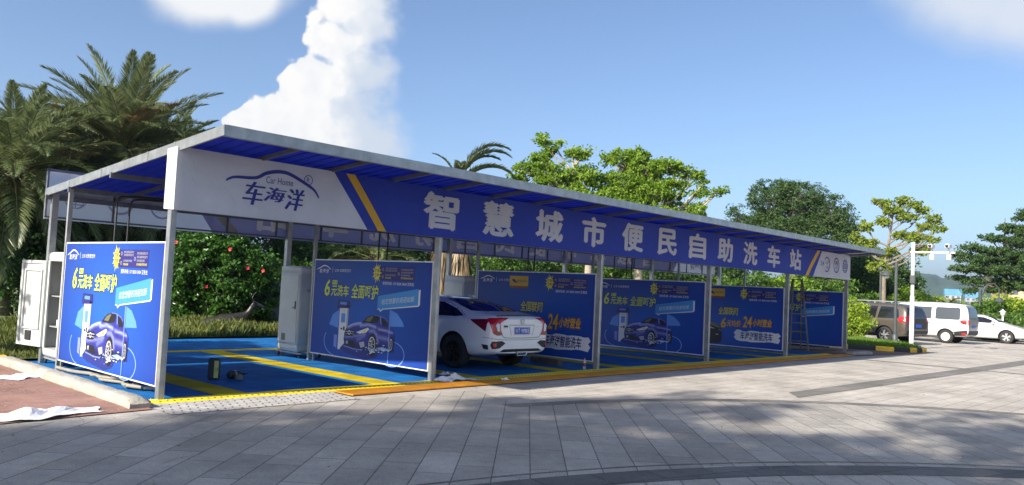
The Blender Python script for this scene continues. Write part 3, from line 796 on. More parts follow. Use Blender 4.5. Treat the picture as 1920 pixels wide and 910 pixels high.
        put_text(tx, '洗车', (1.0, .86, 1.13, .91), L(3), GR); pc.poly([(1.0, .53), (1.06, .53), (1.06, .56), (1.0, .56)], L(3), BK); pc.poly([(1.08, .52), (1.13, .52), (1.13, .59), (1.08, .59)], L(3), BK)
        pc.poly([(.80, .20), (.90, .17), (.90, .42), (.80, .42)], L(2), CL); pc.poly([(.945, 1.0), (1.15, 1.0), (1.15, 1.05), (.945, 1.05)], L(3), PB)
        # the car on the poster: three quarter view
        pc.poly([(1.00, .17), (1.20, .10), (1.85, .035), (2.12, .10), (2.2, .2), (2.62, .23), (2.6, .33), (1.2, .33)], L(3), SH)
        body = [(1.115, .36), (1.13, .47), (1.18, .56), (1.30, .645), (1.50, .695), (1.66, .715), (1.74, .775), (1.86, .835), (2.02, .858), (2.20, .852), (2.34, .815), (2.42, .755), (2.46, .675), (2.55, .615), (2.61, .55), (2.625, .40), (2.59, .28), (2.50, .24), (2.2, .27), (1.93, .19), (1.64, .19), (1.27, .215), (1.15, .27)]
        car_print.append(body)
        pc.poly(body, L(3.9), CB)
        pc.poly([(1.67, .712), (1.76, .775), (1.87, .828), (2.02, .848), (2.17, .845), (2.13, .735), (1.95, .705)], L(5), BK); pc.poly([(1.75, .735), (1.83, .795), (1.93, .83), (2.0, .832), (1.9, .73)], L(5.5), OL)
        pc.poly([(2.20, .838), (2.33, .80), (2.40, .745), (2.42, .68), (2.25, .675)], L(5), BK); pc.poly([(2.19, .84), (2.215, .84), (2.24, .68), (2.21, .68)], L(5.5), CL)
        pc.poly([(2.17, .70), (2.27, .715), (2.28, .66), (2.19, .655)], L(6), CB)
        pc.poly([(1.14, .53), (1.26, .545), (1.43, .545), (1.48, .49), (1.40, .435), (1.2, .42), (1.15, .46)], L(5), BK)
        strip([(1.15, .50), (1.28, .515), (1.44, .51)], .014, L(6), pc, GR); strip([(1.17, .46), (1.29, .475), (1.44, .47)], .010, L(6), pc, GR)
        ring(1.285, .49, .03, .042, L(6.5), pc, WH, 12)
        pc.poly([(1.50, .51), (1.70, .575), (1.85, .62), (1.885, .59), (1.80, .525), (1.60, .49)], L(5), WH); pc.poly([(1.70, .555), (1.80, .585), (1.80, .54), (1.72, .525)], L(6), YE)
        pc.poly([(1.125, .34), (1.43, .35), (1.50, .25), (1.45, .225), (1.2, .25)], L(5), BK); put_text(tx, '贵', (1.19, .27, 1.27, .335), L(6), WH)
        strip([(1.13, .23), (1.3, .215), (1.45, .195), (1.70, .20)], .018, L(6), pc, CL); pc.poly([(1.60, .33), (1.75, .36), (1.78, .27), (1.66, .235)], L(5), GR)
        for (cu, cv, a_, b_, k0) in ((2.00, .315, .135, .205, 6), (2.545, .365, .06, .14, 6)):
            ring(cu, cv, 0, a_, L(k0), pc, BK, 30, ry=b_/a_); ring(cu-.012, cv, a_*.62, a_*.72, L(k0+1), pc, WH, 30, ry=b_/a_)
            for q in range(7):
                t = 2*math.pi*q/7+.2; strip([(cu-.012, cv), (cu-.012+a_*.66*math.cos(t), cv+b_*.66*math.sin(t))], a_*.11, L(k0+1), pc, GR)
        r = random.Random(9)
        for _ in range(46):
            cu, cv = r.gauss(2.05, .25), r.gauss(.235, .045); q = r.uniform(.006, .022)
            pc.poly([(cu-q*2, cv), (cu, cv-q*.6), (cu+q*2, cv+q*.2), (cu, cv+q*.7)], L(8.2), WH if r.random() < .6 else RI)
        pc.poly([(2.10, .27), (2.3, .30), (2.52, .27), (2.5, .245), (2.3, .25)], L(8), RI)
    else:
        pc.poly([(1.06, 1.47), (1.63, 1.47), (1.63, 1.75), (1.06, 1.75)], L(1), OR); pc.poly([(1.06, 1.47), (1.63, 1.47), (1.63, 1.52), (1.06, 1.52)], L(2), RE)
        pc.poly([(1.12, 1.66), (1.20, 1.68), (1.27, 1.62), (1.30, 1.58), (1.2, 1.60)], L(2), NA); put_text(tx, '自助洗车', (1.30, 1.60, 1.60, 1.67), L(2), NA)
        for kk, (bm_, m_, e) in enumerate(((.035, NA, .02), (.016, YE, 0))):
            put_text(tx, '全国联网', (1.43-e, .95-e, 2.10+e, 1.19+e), L(1+kk), m_, bold=bm_, shear=.15)
        for kk, (bm_, m_, e) in enumerate(((.035, RE, .02), (.016, OR, 0))):
            put_text(tx, '6', (1.53-e, .55-e, 1.70+e, .86+e), L(1+kk), m_, bold=bm_, shear=.15); put_text(tx, '元均价', (1.73-e, .60-e, 2.20+e, .80+e), L(1+kk), m_, bold=bm_, shear=.15)
            put_text(tx, '24', (2.26-e, .61-e, 2.55+e, .94+e), L(1+kk), m_, bold=bm_, shear=.15); put_text(tx, '小时营业', (2.58-e, .66-e, 3.18+e, .88+e), L(1+kk), m_, bold=bm_, shear=.15)
        r = random.Random(2); top = [(2.06+i*.112, .50+r.uniform(-.02, .03)) for i in range(13)]; bot = [(3.40-i*.112, .20+r.uniform(-.025, .02)) for i in range(13)]
        pc.poly(top+[(3.47, .42), (3.40, .36), (3.46, .30)]+bot+[(1.98, .30), (2.03, .36), (1.97, .42)], L(1), WH)
        put_text(tx, '车海洋智能洗车', (2.19, .235, 3.22, .485), L(2), NA, bold=.02, shear=.1)
        # dark car nose on the left
        body = [(-.0+.03, .05), (.03, .80), (.35, .98), (.75, .99), (1.00, .78), (1.20, .72), (1.40, .66), (1.54, .54), (1.57, .40), (1.565, .15), (1.48, .07), (1.2, .05)]
        pc.poly(body, L(2), BK); pc.poly([(1.00, .775), (1.20, .715), (1.40, .655), (1.535, .54), (1.40, .545), (1.18, .62)], L(3), OL)
        pc.poly([(.42, .93), (.75, .95), (.96, .78), (.6, .74)], L(3), SH); pc.poly([(1.06, .60), (1.28, .53), (1.33, .50), (1.1, .52)], L(4), GR); pc.poly([(1.46, .52), (1.56, .48), (1.555, .44), (1.47, .46)], L(4), OL)
        ring(.62, .20, 0, .17, L(4), pc, NA, 24); ring(.62, .20, .10, .12, L(5), pc, GR, 24); strip([(1.36, .33), (1.46, .34)], .03, L(4), pc, GR)
    return tx, pc
def inkmat():
    m = bpy.data.materials.new('ink_blend'); m.use_nodes = True; t = m.node_tree; p = t.nodes['Principled BSDF']
    c = t.nodes.new('ShaderNodeVertexColor'); c.layer_name = 'ink'; t.links.new(c.outputs[0], p.inputs['Base Color']); p.inputs['Roughness'].default_value = .45; return m
M_ink = inkmat()
def seg_d(p, line):
    best = 9
    for a, b in zip(line[:-1], line[1:]):
        a = Vector(a); b = Vector(b); d = b-a; t = max(0, min(1, (Vector(p)-a).dot(d)/max(d.length_squared, 1e-9))); best = min(best, (a+d*t-Vector(p)).length)
    return best
def printed_body(outline, fr, par):
    """the blended colours of the printed car body"""
    O = [Vector(p) for p in outline]; pts = []
    for i in range(len(O)):
        a, b = O[i], O[(i+1) % len(O)]; k = max(1, int((b-a).length/.03)); pts += [a+(b-a)*j/k for j in range(k)]
    nb = len(pts)
    for i in range(52):
        for j in range(26):
            p = Vector((1.12+i*.029, .17+j*.027)); c = False
            for q in range(len(O)):
                a, b = O[q], O[q-1]
                if (a.y > p.y) != (b.y > p.y) and p.x < (b.x-a.x)*(p.y-a.y)/(b.y-a.y)+a.x: c = not c
            if c and min((p-q).length for q in pts[:nb]) > .012: pts.append(p)
    r = delaunay_2d_cdt(pts, [], [list(range(nb))], 1, 1e-6)
    hi = [([(1.24, .60), (1.40, .655), (1.62, .69)], .030, 1.0), ([(1.62, .64), (1.85, .675), (2.08, .64)], .022, .9), ([(2.15, .615), (2.35, .60), (2.56, .575)], .018, .8), ([(1.16, .40), (1.5, .44), (1.78, .50)], .020, .5), ([(1.90, .56), (2.02, .57), (2.12, .50), (2.15, .38)], .03, .55), ([(1.55, .38), (1.75, .46)], .03, .35), ([(2.2, .47), (2.45, .45)], .035, .45), ([(2.02, .855), (2.25, .845), (2.40, .78)], .012, .6)]
    lo = [([(1.15, .30), (1.5, .25), (1.8, .22)], .07, .8), ([(2.12, .30), (2.5, .28)], .06, .8), ([(2.24, .68), (2.27, .30)], .008, .6), ([(1.50, .64), (1.3, .56)], .03, .35), ([(2.0, .50), (2.1, .42)], .02, .3)]
    base = Vector((.03, .032, .26)); lt = Vector((.38, .44, .82)); dk = Vector((.008, .008, .05)); cols = []
    for p in r[0]:
        c = base.copy()
        for l, w, s in lo: c = c.lerp(dk, s*math.exp(-(seg_d(p, l)/w)**2))
        for l, w, s in hi: c = c.lerp(lt, s*math.exp(-(seg_d(p, l)/w)**2))
        cols.append(c)
    o = MB(); o.add([fr(p.x, p.y) for p in r[0]], [list(f) for f in r[2]], 0); ob = o.build('printed_car', M_ink, par)
    at_ = ob.data.color_attributes.new('ink', 'FLOAT_COLOR', 'POINT')
    for i, c in enumerate(cols): at_.data[i].color = (*c, 1)
M_alu = mat('white_aluminium', (.78, .78, .77), .4, metal=.1, var=.06)
labels = ['sunlit blue advert board at the left end of the canopy, beside the open cabinet',
          'blue advert board with printed car, between the empty bay and the white car',
          'blue advert board with orange 24 hour slogan right behind the white car',
          'blue advert board with printed car, next board right of the slogan behind the white car',
          'blue advert board with orange 24 hour slogan left of the stepladder',
          'plain looking blue advert board at the far right end, behind the stepladder']
for i in range(6):
    x = i*W; kind = 'AB'[i % 2] if i < 5 else 'A'
    kind = 'AABABC'[i]
    a = thing('advert_board', labels[i], 'advert board', (x, PY1, 0), group='advert boards between the wash bays')
    wd = PY1-PY0; xo = -.028
    def fr(u, v, k, xo=xo): return (xo-.0012*k, -u, PZ0+v)
    f = MB()
    f.box((-.0, -wd/2, PZ1-.014), (.05, wd, .028)); f.box((0, -wd/2, PZ0+.014), (.05, wd, .028))
    f.box((0, -.016, (PZ0+PZ1)/2), (.05, .032, PZ1-PZ0-.056)); f.box((0, -wd+.016, (PZ0+PZ1)/2), (.05, .032, PZ1-PZ0-.056))
    f.box((.008, -wd/2, 1.1), (.02, .03, 1.78)); f.build('frame', M_alu, a)
    f = MB(); f.box((0, -.10, PZ0/2), (.03, .04, PZ0)); f.build('foot', M_galvp, a)
    s_ = MB(); nu, nv = 24, 12; vs = []
    for p in range(nu+1):
        for q in range(nv+1):
            u = .022+(wd-.044)*p/nu; v = .02+(PZ1-PZ0-.04)*q/nv; vs.append((xo+.001, -u, PZ0+v))
    s_.add(vs, [(p*(nv+1)+q, p*(nv+1)+q+1, (p+1)*(nv+1)+q+1, (p+1)*(nv+1)+q) for p in range(nu) for q in range(nv)], 0, True)
    s_.add([(.022, -.02, PZ0+.02), (.022, -wd+.02, PZ0+.02), (.022, -wd+.02, PZ1-.02), (.022, -.02, PZ1-.02)], [(0, 1, 2, 3)])
    s_.build('poster_sheet', M_poster, a)
    tx, pc = poster_art(kind, fr); pc.build('printed_picture', PM, a); tx.build('slogan', PM, a)
    if car_print: printed_body(car_print[0], lambda u, v: fr(u, v, 4), a)
# ================================================================ cabinets
M_cab = mat('cabinet_paint', (.50, .52, .50), .45, var=.07, scale=3, bump=.03)
M_cabin = mat('cabinet_inside', (.30, .31, .30), .5, var=.1)
M_pipe = mat('white_pipe', (.74, .74, .72), .4, var=.05)
M_dark = mat('dark_rubber', (.025, .025, .025), .6, var=.2)
M_vent = mat('vent_grey', (.16, .18, .15), .6, var=.2)
def rrect(w, d, r, n=4):
    pts = []
    for cx, cy, a0 in ((w/2-r, d/2-r, 0), (-w/2+r, d/2-r, 90), (-w/2+r, -d/2+r, 180), (w/2-r, -d/2+r, 270)):
        for k in range(n+1):
            t = rad(a0+90*k/n); pts.append((cx+r*math.cos(t), cy+r*math.sin(t)))
    return pts
CW, CD = .62, .76        # along x, along y
def castors(par):
    f = MB()
    for a in (-1, 1):
        f.box((a*.24, 0, .095), (.04, .9, .03))
    f.build('base_frame', M_galvp, par)
    for a in (-1, 1):
        for b in (-1, 1):
            w = MB(); w.lathe([(0, -.016), (.032, -.016), (.038, -.008), (.038, .008), (.032, .016), (0, .016)], (a*.24, b*.38, .038), 'X', 14)
            w.box((a*.24, b*.38, .07), (.05, .02, .03)); w.build('castor', M_dark, par)
def cap_layers(b, zz, m=0):
    prev = None; vs = []; n = None
    for z, ins in zz:
        P = rrect(CW-2*ins, CD-2*ins, .05); n = len(P); vs += [(p[0], p[1], z) for p in P]
    b.add(vs, [(i*n+k, i*n+(k+1) % n, (i+1)*n+(k+1) % n, (i+1)*n+k) for i in range(len(zz)-1) for k in range(n)], m, True)
    b.add(vs[:n], [list(range(n))[::-1]], m); b.add(vs[-n:], [list(range(n))], m)
def closed_cabinet(loc, label):
    c = thing('equipment_cabinet', label, 'cabinet', loc, group='white equipment cabinets behind the advert boards')
    b = MB(); cap_layers(b, [(.12, .04), (.135, .018), (.16, .004), (.25, 0), (.252, .004), (.257, .004), (.259, 0), (1.70, 0), (1.702, .004), (1.708, .004), (1.71, 0), (1.80, .0), (1.83, .012), (1.85, .05)])
    b.build('body', M_cab, c)
    d = MB(); d.rbox((-CW/2-.004, 0, .98), (.012, CD-.12, 1.36), .006); d.build('door', M_cab, c)
    h = MB(); h.rbox((-CW/2-.022, -.27, 1.06), (.022, .03, .16), .008); h.bar((-CW/2-.03, -.27, 1.03), (-CW/2-.035, -.18, 1.00), .014); h.build('handle', M_vent, c)
    v = MB()
    for k in range(7): v.box((-CW/2-.013, .12, .35+k*.018), (.006, .12, .011))
    v.box((-CW/2-.011, .12, .405), (.004, .14, .14)); v.build('vent', M_vent, c)
    v = MB(); v.rbox((.02, -CD/2-.004, 1.36), (.34, .012, .06), .004); v.build('slot_plate', M_cabin, c)
    v = MB(); v.lathe([(0, -CD/2-.012), (.035, -CD/2-.012), (.035, -CD/2+.01)], (.14, 0, .98), 'Y', 18); v.build('hose_port', M_dark, c)
    v = MB(); put_text(v, '高压水枪', (-.02, 1.20, .16, 1.25), lambda u, w: (u, -CD/2-.003, w)); v.build('lettering', M_vent, c)
    castors(c)
    return c
closed_cabinet((4.47+CW/2, 4.33, .02), 'closed pale cabinet on castors between the bush and the second advert board')
closed_cabinet((9.04+CW/2, 4.33, .02), 'pale cabinet seen over the roof of the white car')
oc = thing('equipment_cabinet', 'white cabinet standing open with pipes inside at the left end of the canopy', 'cabinet', (.05+CW/2, 4.24, .02), group='white equipment cabinets behind the advert boards')
b = MB(); 
cap_layers(b, [(.12, .05), (.14, .02), (.17, .004), (.24, 0), (.262, 0)]); cap_layers(b, [(1.70, 0), (1.80, 0), (1.835, .014), (1.85, .06)])
t = .018
b.box((CW/2-t/2, 0, .98), (t, CD-.02, 1.44)); b.box((0, CD/2-t/2, .98), (CW-.03, t, 1.44)); b.box((0, -CD/2+t/2, .98), (CW-.03, t, 1.44))
b.box((-CW/2+.012, CD/2-.045, .98), (.024, .09, 1.44)); b.box((-CW/2+.012, -CD/2+.05, .98), (.024, .10, 1.44))
b.build('body', M_cab, oc, fixn=True)
s = MB()
for z in (.62, 1.12): s.box((.02, 0, z), (CW-.08, CD-.06, .016))
s.build('shelf', M_cabin, oc)
s = MB(); s.box((CW/2-.03, 0, .98), (.008, CD-.07, 1.40)); s.box((0, -CD/2+.026, .98), (CW-.06, .008, 1.40)); s.box((0, CD/2-.026, .98), (CW-.06, .008, 1.40)); s.build('lining', M_cabin, oc)
p = MB()
p.tube([(-.10, .14, .30), (-.10, .14, 1.10)], .02); p.tube([(-.05, -.10, 1.66), (-.05, -.10, 1.30), (-.10, -.12, 1.24), (-.10, -.12, 1.14)], .022)
p.tube([(-.12, .14, 1.1), (-.12, .02, 1.16), (-.11, -.12, 1.16)], .022); p.tube([(-.05, .05, 1.66), (-.05, .05, 1.34)], .045)
p.lathe([(0, .62), (.045, .62), (.045, .74), (0, .74)], (-.10, -.02, 0), n=12); p.box((-.12, .05, .68), (.12, .26, .10))
p.lathe([(.05, 0), (.05, .12), (.03, .15), (0, .15)], (-.10, -.1, 1.14), n=12)
p.build('pipework', M_pipe, oc)
q = MB(); q.rbox((-.05, -.12, .42), (.26, .30, .22), .05); q.build('pump', M_cabin, oc)
q = MB(); q.tube([(-.16, .1, .72), (-.2, -.02, .82), (-.18, -.14, .8), (-.14, -.2, .66)], .009); q.tube([(-.2, .2, 1.6), (-.14, .1, 1.45), (-.1, -.2, 1.4), (-.05, -.26, 1.2)], .007); q.tube([(-.16, .12, .5), (-.2, .05, .36), (-.16, -.05, .32)], .012)
q.build('hose', M_dark, oc)
q = MB(); q.rbox((-.10, .02, 1.20), (.10, .09, .07), .02); q.rbox((-.12, .14, .86), (.06, .07, .05), .015); q.rbox((-.1, -.2, 1.52), (.06, .16, .20), .01); q.lathe([(0, .0), (.05, .0), (.05, .02), (0, .02)], (-.10, -.2, .30), n=14); q.build('valve', M_vent, oc)
dd = Vector((-.20, .98, 0)).normalized(); nn = Vector((-dd.y, dd.x, 0))    # inside of the door faces -X
hg = Vector((-CW/2-.012, CD/2-.01, 0))
def DF(u, z, k): 
    q = hg + dd*u + nn*k; return (q.x, q.y, z)
d = MB(); DW = .74
d.add([DF(u, z, k) for k in (0, -.03) for u, z in ((0, .27), (DW, .27), (DW, 1.70), (0, 1.70))], [(0, 1, 2, 3), (7, 6, 5, 4), (0, 4, 5, 1), (1, 5, 6, 2), (2, 6, 7, 3), (3, 7, 4, 0)])
for (u0_, z0_, u1_, z1_) in ((0, .27, .05, 1.70), (DW-.05, .27, DW, 1.70), (.05, .27, DW-.05, .32), (.05, 1.65, DW-.05, 1.70), (.11, .55, .135, 1.55), (DW-.135, .55, DW-.11, 1.55), (.135, .55, DW-.135, .575), (.135, 1.525, DW-.135, 1.55)):
    d.add([DF(u, z, k) for k in (.001, .025) for u, z in ((u0_, z0_), (u1_, z0_), (u1_, z1_), (u0_, z1_))], [(4, 5, 6, 7), (0, 1, 5, 4), (1, 2, 6, 5), (2, 3, 7, 6), (3, 0, 4, 7)])
d.build('door', M_cab, oc, fixn=True)
d = MB(); d.add([DF(u, z, k) for k in (.002, .02) for u, z in ((.34, .36), (.50, .36), (.50, .52), (.34, .52))], [(4, 5, 6, 7), (0, 1, 5, 4), (1, 2, 6, 5), (2, 3, 7, 6), (3, 0, 4, 7)]); d.build('vent', M_dark, oc, fixn=True)
castors(oc)
# ================================================================ wash booms hanging from the roof
M_boom = mat('black_boom', (.02, .02, .022), .4, var=.2)
def boom(x, y, label, swing):
    t = thing('wash_boom', label, 'wash boom', (x, y, 0), group='black booms under the canopy roof')
    zr_ = rz_(y)-.09
    m_ = MB(); m_.lathe([(0, zr_), (.06, zr_), (.06, zr_-.05), (.025, zr_-.06), (.025, zr_-.16), (0, zr_-.16)], n=12); m_.build('swivel', M_galvp, t)
    dx, dy = math.cos(swing), math.sin(swing)
    for o_, l in ((0, 1.05), (.09, .86)):
        a = MB(); z = zr_-.13-o_*.4
        a.tube([(0, 0, z), (dx*l*.8, dy*l*.8, z-.01), (dx*l*.95, dy*l*.95, z-.03), (dx*l, dy*l, z-.12), (dx*l, dy*l, 1.75-o_), (dx*l+.01, dy*l-.02, 1.1)], .017, 7); a.build('hose_arm', M_boom, t)
boom(1.55, 3.0, 'black wash boom hanging behind the sunlit board in the leftmost bay', math.pi*.96)
boom(6.9, 3.0, 'black wash boom hanging above the white car', math.pi*.9)
boom(11.6, 3.0, 'black wash boom hanging right of the white car bay', math.pi*.9)
boom(15.9, 3.0, 'black wash boom hanging in the bay left of the slogan board', math.pi*.9)
# ================================================================ small things
M_paper = mat('white_paper', (.78, .77, .77), .7, var=.06, scale=9)
def crumple(name, label, cat, loc, rz, sx, sy, amp, seed, h=.12, m=None, group=None):
    r = np.random.default_rng(seed); n1, n2 = 26, 14; vs = []
    ph = r.uniform(0, 6.28, 8)
    for i in range(n1):
        for j in range(n2):
            u, v = i/(n1-1), j/(n2-1)
            x = (u-.5)*sx+.05*sx*math.sin(v*5+ph[0]); y = (v-.5)*sy*(1+.3*math.sin(u*6+ph[1]))
            z = amp*(abs(math.sin(u*7+v*4+ph[2]))*.6+abs(math.sin(u*11-v*6+ph[3]))*.4)*(.35+.65*math.sin(u*2.6+.3)**2)
            z += h*math.exp(-((v-.55+.12*math.sin(u*5))/.16)**2)*math.sin(min(1, u*1.25)*math.pi)**.8*(.5+.5*math.sin(u*9+ph[4])**2)
            vs.append((x+r.uniform(-.006, .006), y+r.uniform(-.006, .006), max(z+r.uniform(-.003, .003), 0.004)))
    o = MB(); o.add(vs, [(i*n2+j, (i+1)*n2+j, (i+1)*n2+j+1, i*n2+j+1) for i in range(n1-1) for j in range(n2-1)], 0, False)
    ob = o.build(name, m or M_paper); ob.location = loc; ob.rotation_euler = (0, 0, rz); tag(ob, label, cat, group); return ob
crumple('paper_sheet', 'large crumpled white sheet lying on the red bricks in front, at the left edge', 'paper', (-1.42, -.46, .014), .10, 1.15, .46, .03, 1, .09)
crumple('paper_sheet', 'small white sheet lying on the bricks beside the concrete kerb', 'paper', (-.72, 2.95, .014), .35, .62, .55, .02, 2, .05)
crumple('plastic_bag', 'white plastic bag lying at the foot of the second front post', 'bag', (4.98, -.16, .03), -.12, .80, .34, .035, 3, .11)
crumple('paper_scrap', 'small white scrap lying on the orange grate right of the white bag', 'paper', (5.85, -.52, .03), .3, .16, .12, .02, 5, .03)
crumple('paper_scrap', 'small white scrap lying on the blue floor just behind the white bag', 'paper', (5.45, .55, .024), -.3, .30, .16, .02, 8, .05)
M_hose = mat('pale_hose', (.27, .25, .20), .6, var=.15)
hz = thing('hose', 'pale thick hose coiled on the floor under the sunlit advert board', 'hose', (.02, 1.9, .03))
for q, (P, w) in enumerate((([(-.05, 1.7, .03), (-.02, 1.1, .03), (.10, .6, .035), (.02, .1, .05), (.16, -.35, .06), (.0, -.75, .045), (.1, -1.1, .04)], .027), ([(.0, .45, .04), (.22, .15, .06), (.05, -.25, .09), (.22, -.6, .06), (.05, -.95, .04), (.25, -1.2, .03)], .025), ([(.2, .3, .03), (-.03, .0, .035), (.12, -.5, .03), (-.02, -.85, .035)], .022))):
    h = MB(); h.tube([tuple(p) for p in smooth_line(P, 6)], w, 8); h.build('hose_length', M_hose, hz)
# tool case and drill on the blue floor
M_tool = mat('tool_dark', (.03, .04, .045), .5, var=.2); M_tool2 = mat('tool_label', (.62, .62, .20), .5, var=.1)
tcx = thing('tool_box', 'dark narrow tool box with yellow label on the floor of the empty bay', 'tool box', (1.50, 1.52, .022), rz=-.65)
b = MB(); b.rbox((0, 0, .165), (.17, .12, .31), .02); b.rbox((0, 0, .325), (.13, .09, .02), .008); b.build('case', M_tool, tcx)
b = MB(); b.box((.04, -.062, .165), (.065, .004, .26)); b.build('label_plate', M_tool2, tcx)
b = MB(); put_text(b, '工具', (.02, .14, .07, .19), lambda u, v: (u, -.066, v)); b.build('lettering', M_tool, tcx)
dr = thing('cordless_drill', 'dark grey power drill lying on the blue floor beside the tool box', 'drill', (1.80, 1.52, .022), rz=.15)
b = MB(); b.lathe([(0, -.12), (.05, -.12), (.062, -.09), (.062, .06), (.05, .09), (.03, .10), (.03, .16), (.012, .18), (.012, .24), (0, .24)], (.05, 0, .065), 'X', 16); b.build('motor_body', M_tool, dr)
b = MB(); b.bar((.0, 0, .05), (-.03, -.19, .045), .045, .06); b.build('handle', M_tool, dr)
b = MB(); b.rbox((-.035, -.22, .045), (.10, .08, .08), .015); b.build('battery', M_vent, dr)
b = MB(); b.lathe([(.064, -.03), (.066, -.03), (.066, .0), (.064, .0)], (.05, 0, .065), 'X', 16); b.build('collar', M_galvp, dr)
# bottle
M_bot = mat('bottle_plastic', (.45, .46, .46), .15, var=.05); M_red = mat('red_label', (.30, .05, .04), .5, var=.1)
bt = thing('drink_bottle', 'small drink bottle with a red label standing at the foot of the third front post', 'bottle', (8.92, .12, .022))
b = MB(); b.lathe([(0, 0), (.03, 0), (.034, .01), (.034, .15), (.02, .19), (.013, .20), (.013, .22), (0, .22)], n=14); b.build('bottle_body', M_bot, bt)
b = MB(); b.lathe([(.0345, .06), (.0352, .06), (.0352, .13), (.0345, .13)], n=14); b.build('wrapper', M_red, bt)
b = MB(); b.lathe([(.014, .215), (.014, .235), (0, .235)], n=10); b.build('cap', M_red, bt)
# stepladder
M_lad = mat('ladder_steel', (.12, .12, .10), .55, metal=.3, var=.25)
ld = thing('stepladder', 'tall dark metal stepladder standing open in the last bay on the right', 'ladder', (22.35, 1.45, .012), rz=rad(-52))
for yy, nm in ((-1, 'front_frame'), (1, 'back_frame')):
    f = MB()
    for s in (-1, 1): f.bar((s*.30, yy*.48, 0), (s*.15, yy*.05, 2.36), .05, .03)
    for k in range(1, 8 if yy < 0 else 4):
        z = k*.30 if yy < 0 else k*.6; q = z/2.36; f.bar((-.30+.15*q, yy*(.48-.43*q), z), (.30-.15*q, yy*(.48-.43*q), z), .07 if yy < 0 else .03, .025)
    f.build(nm, M_lad, ld)
f = MB(); f.rbox((0, 0, 2.37), (.36, .22, .03), .008); f.build('top_step', M_lad, ld)
f = MB(); f.bar((-.25, -.34, .75), (-.25, .34, .75), .02); f.bar((.25, -.34, .75), (.25, .34, .75), .02); f.build('spreader', M_lad, ld)
hz = thing('cable', 'black cable trailing on the floor at the foot of the stepladder', 'cable', (22.3, 1.0, .014))
h = MB(); h.tube([tuple(p) for p in smooth_line([(-.5, .5, .012), (-.1, .1, .012), (.2, .25, .012), (.5, -.1, .012), (1.0, -.25, .012), (1.2, -.5, .012)], 6)], .014, 6); h.build('cable_run', M_dark, hz)
# small dark blocks lying in the drain line of the second bay
bx = thing('wooden_block', 'dark timber block lying under the slogan board behind the white car', 'block', (9.02, 1.25, .022), rz=1.45)
b = MB(); b.rbox((0, 0, .06), (.9, .14, .12), .01); b.build('timber', mat('old_timber', (.10, .085, .06), .8, var=.3), bx)
# deer sculpture
M_bronze = mat('dark_bronze', (.045, .042, .036), .35, metal=.5, var=.35, scale=8, bump=.2)
def skin(name, verts, edges, radii, m, parent, sub=2, root=0):
    me = bpy.data.meshes.new(name); me.from_pydata(verts, edges, []); o = bpy.data.objects.new(name, me); COL.objects.link(o)
    o.modifiers.new('s', 'SKIN'); 
    for i, r in enumerate(radii): me.skin_vertices[0].data[i].radius = (r, r) if not isinstance(r, tuple) else r
    me.skin_vertices[0].data[root].use_root = True
    o.modifiers.new('d', 'SUBSURF').levels = sub
    dg = bpy.context.evaluated_depsgraph_get(); m2 = bpy.data.meshes.new_from_object(o.evaluated_get(dg)); bpy.data.objects.remove(o)
    m2.materials.clear(); m2.materials.append(m); m2.polygons.foreach_set('use_smooth', [True]*len(m2.polygons))
    return link(name, m2, parent)
ds = thing('deer_statue', 'dark bronze deer statue lying in the grass beside the flowering bush', 'statue', (6.15, 9.95, .10), rz=rad(-28)); ds.scale = (.85, .85, .85)
ve = [(-.75, 0, .22), (-.45, 0, .34), (0, 0, .36), (.38, 0, .38), (.58, 0, .56), (.70, 0, .78), (.80, 0, .90), (.97, 0, .85), (1.08, 0, .80),
      (.3, .16, .15), (.62, .18, .07), (.34, .17, .06), (.3, -.16, .15), (.62, -.18, .07), (.34, -.17, .06), (-.5, .2, .14), (-.15, .23, .08), (-.45, .24, .05), (-.5, -.2, .14), (-.15, -.23, .08), (-.45, -.24, .05), (.74, .12, .99), (.74, -.12, .99), (-.86, 0, .20)]
ed = [(0, 1), (1, 2), (2, 3), (3, 4), (4, 5), (5, 6), (6, 7), (7, 8), (3, 9), (9, 10), (10, 11), (3, 12), (12, 13), (13, 14), (1, 15), (15, 16), (16, 17), (1, 18), (18, 19), (19, 20), (6, 21), (6, 22), (0, 23)]
ra = [.17, .21, .21, .19, .125, .09, .085, .062, .04, .07, .042, .035, .07, .042, .035, .10, .05, .04, .10, .05, .04, .02, .02, .04]
skin('body', ve, ed, ra, M_bronze, ds, 2, 2)
for s in (-1, 1):
    b = MB(); b.tube([(.76, s*.05, .95), (.70, s*.10, 1.08), (.74, s*.18, 1.20), (.82, s*.2, 1.30)], [.018, .015, .011, .005], 6); b.tube([(.70, s*.1, 1.08), (.62, s*.13, 1.17)], [.012, .004], 6); b.build('antler', M_bronze, ds)
# boulder
M_rock = mat('grey_rock', (.17, .17, .16), .9, var=.35, scale=2.5, bump=.8, bscale=8)
def rock(name, label, loc, s, seed):
    r = random.Random(seed); bm = bmesh.new(); bmesh.ops.create_icosphere(bm, subdivisions=3, radius=1)
    from mathutils import noise as mn
    for v in bm.verts:
        k = 1+.35*mn.noise(v.co*1.3+Vector((seed, 0, 0)))+.12*mn.noise(v.co*4+Vector((0, seed, 0)))
        v.co = Vector((v.co.x*s[0]*k, v.co.y*s[1]*k, max(v.co.z, -.35)*s[2]*k + s[2]*.3))
    o = MB(); o.bm(bm, 0, False); bm.free(); ob = o.build(name, M_rock); ob.location = loc; return tag(ob, label, 'rock')
rock('boulder', 'grey landscaping boulder standing behind the bronze deer', (8.35, 12.0, .05), (.75, .6, 1.25), 2)
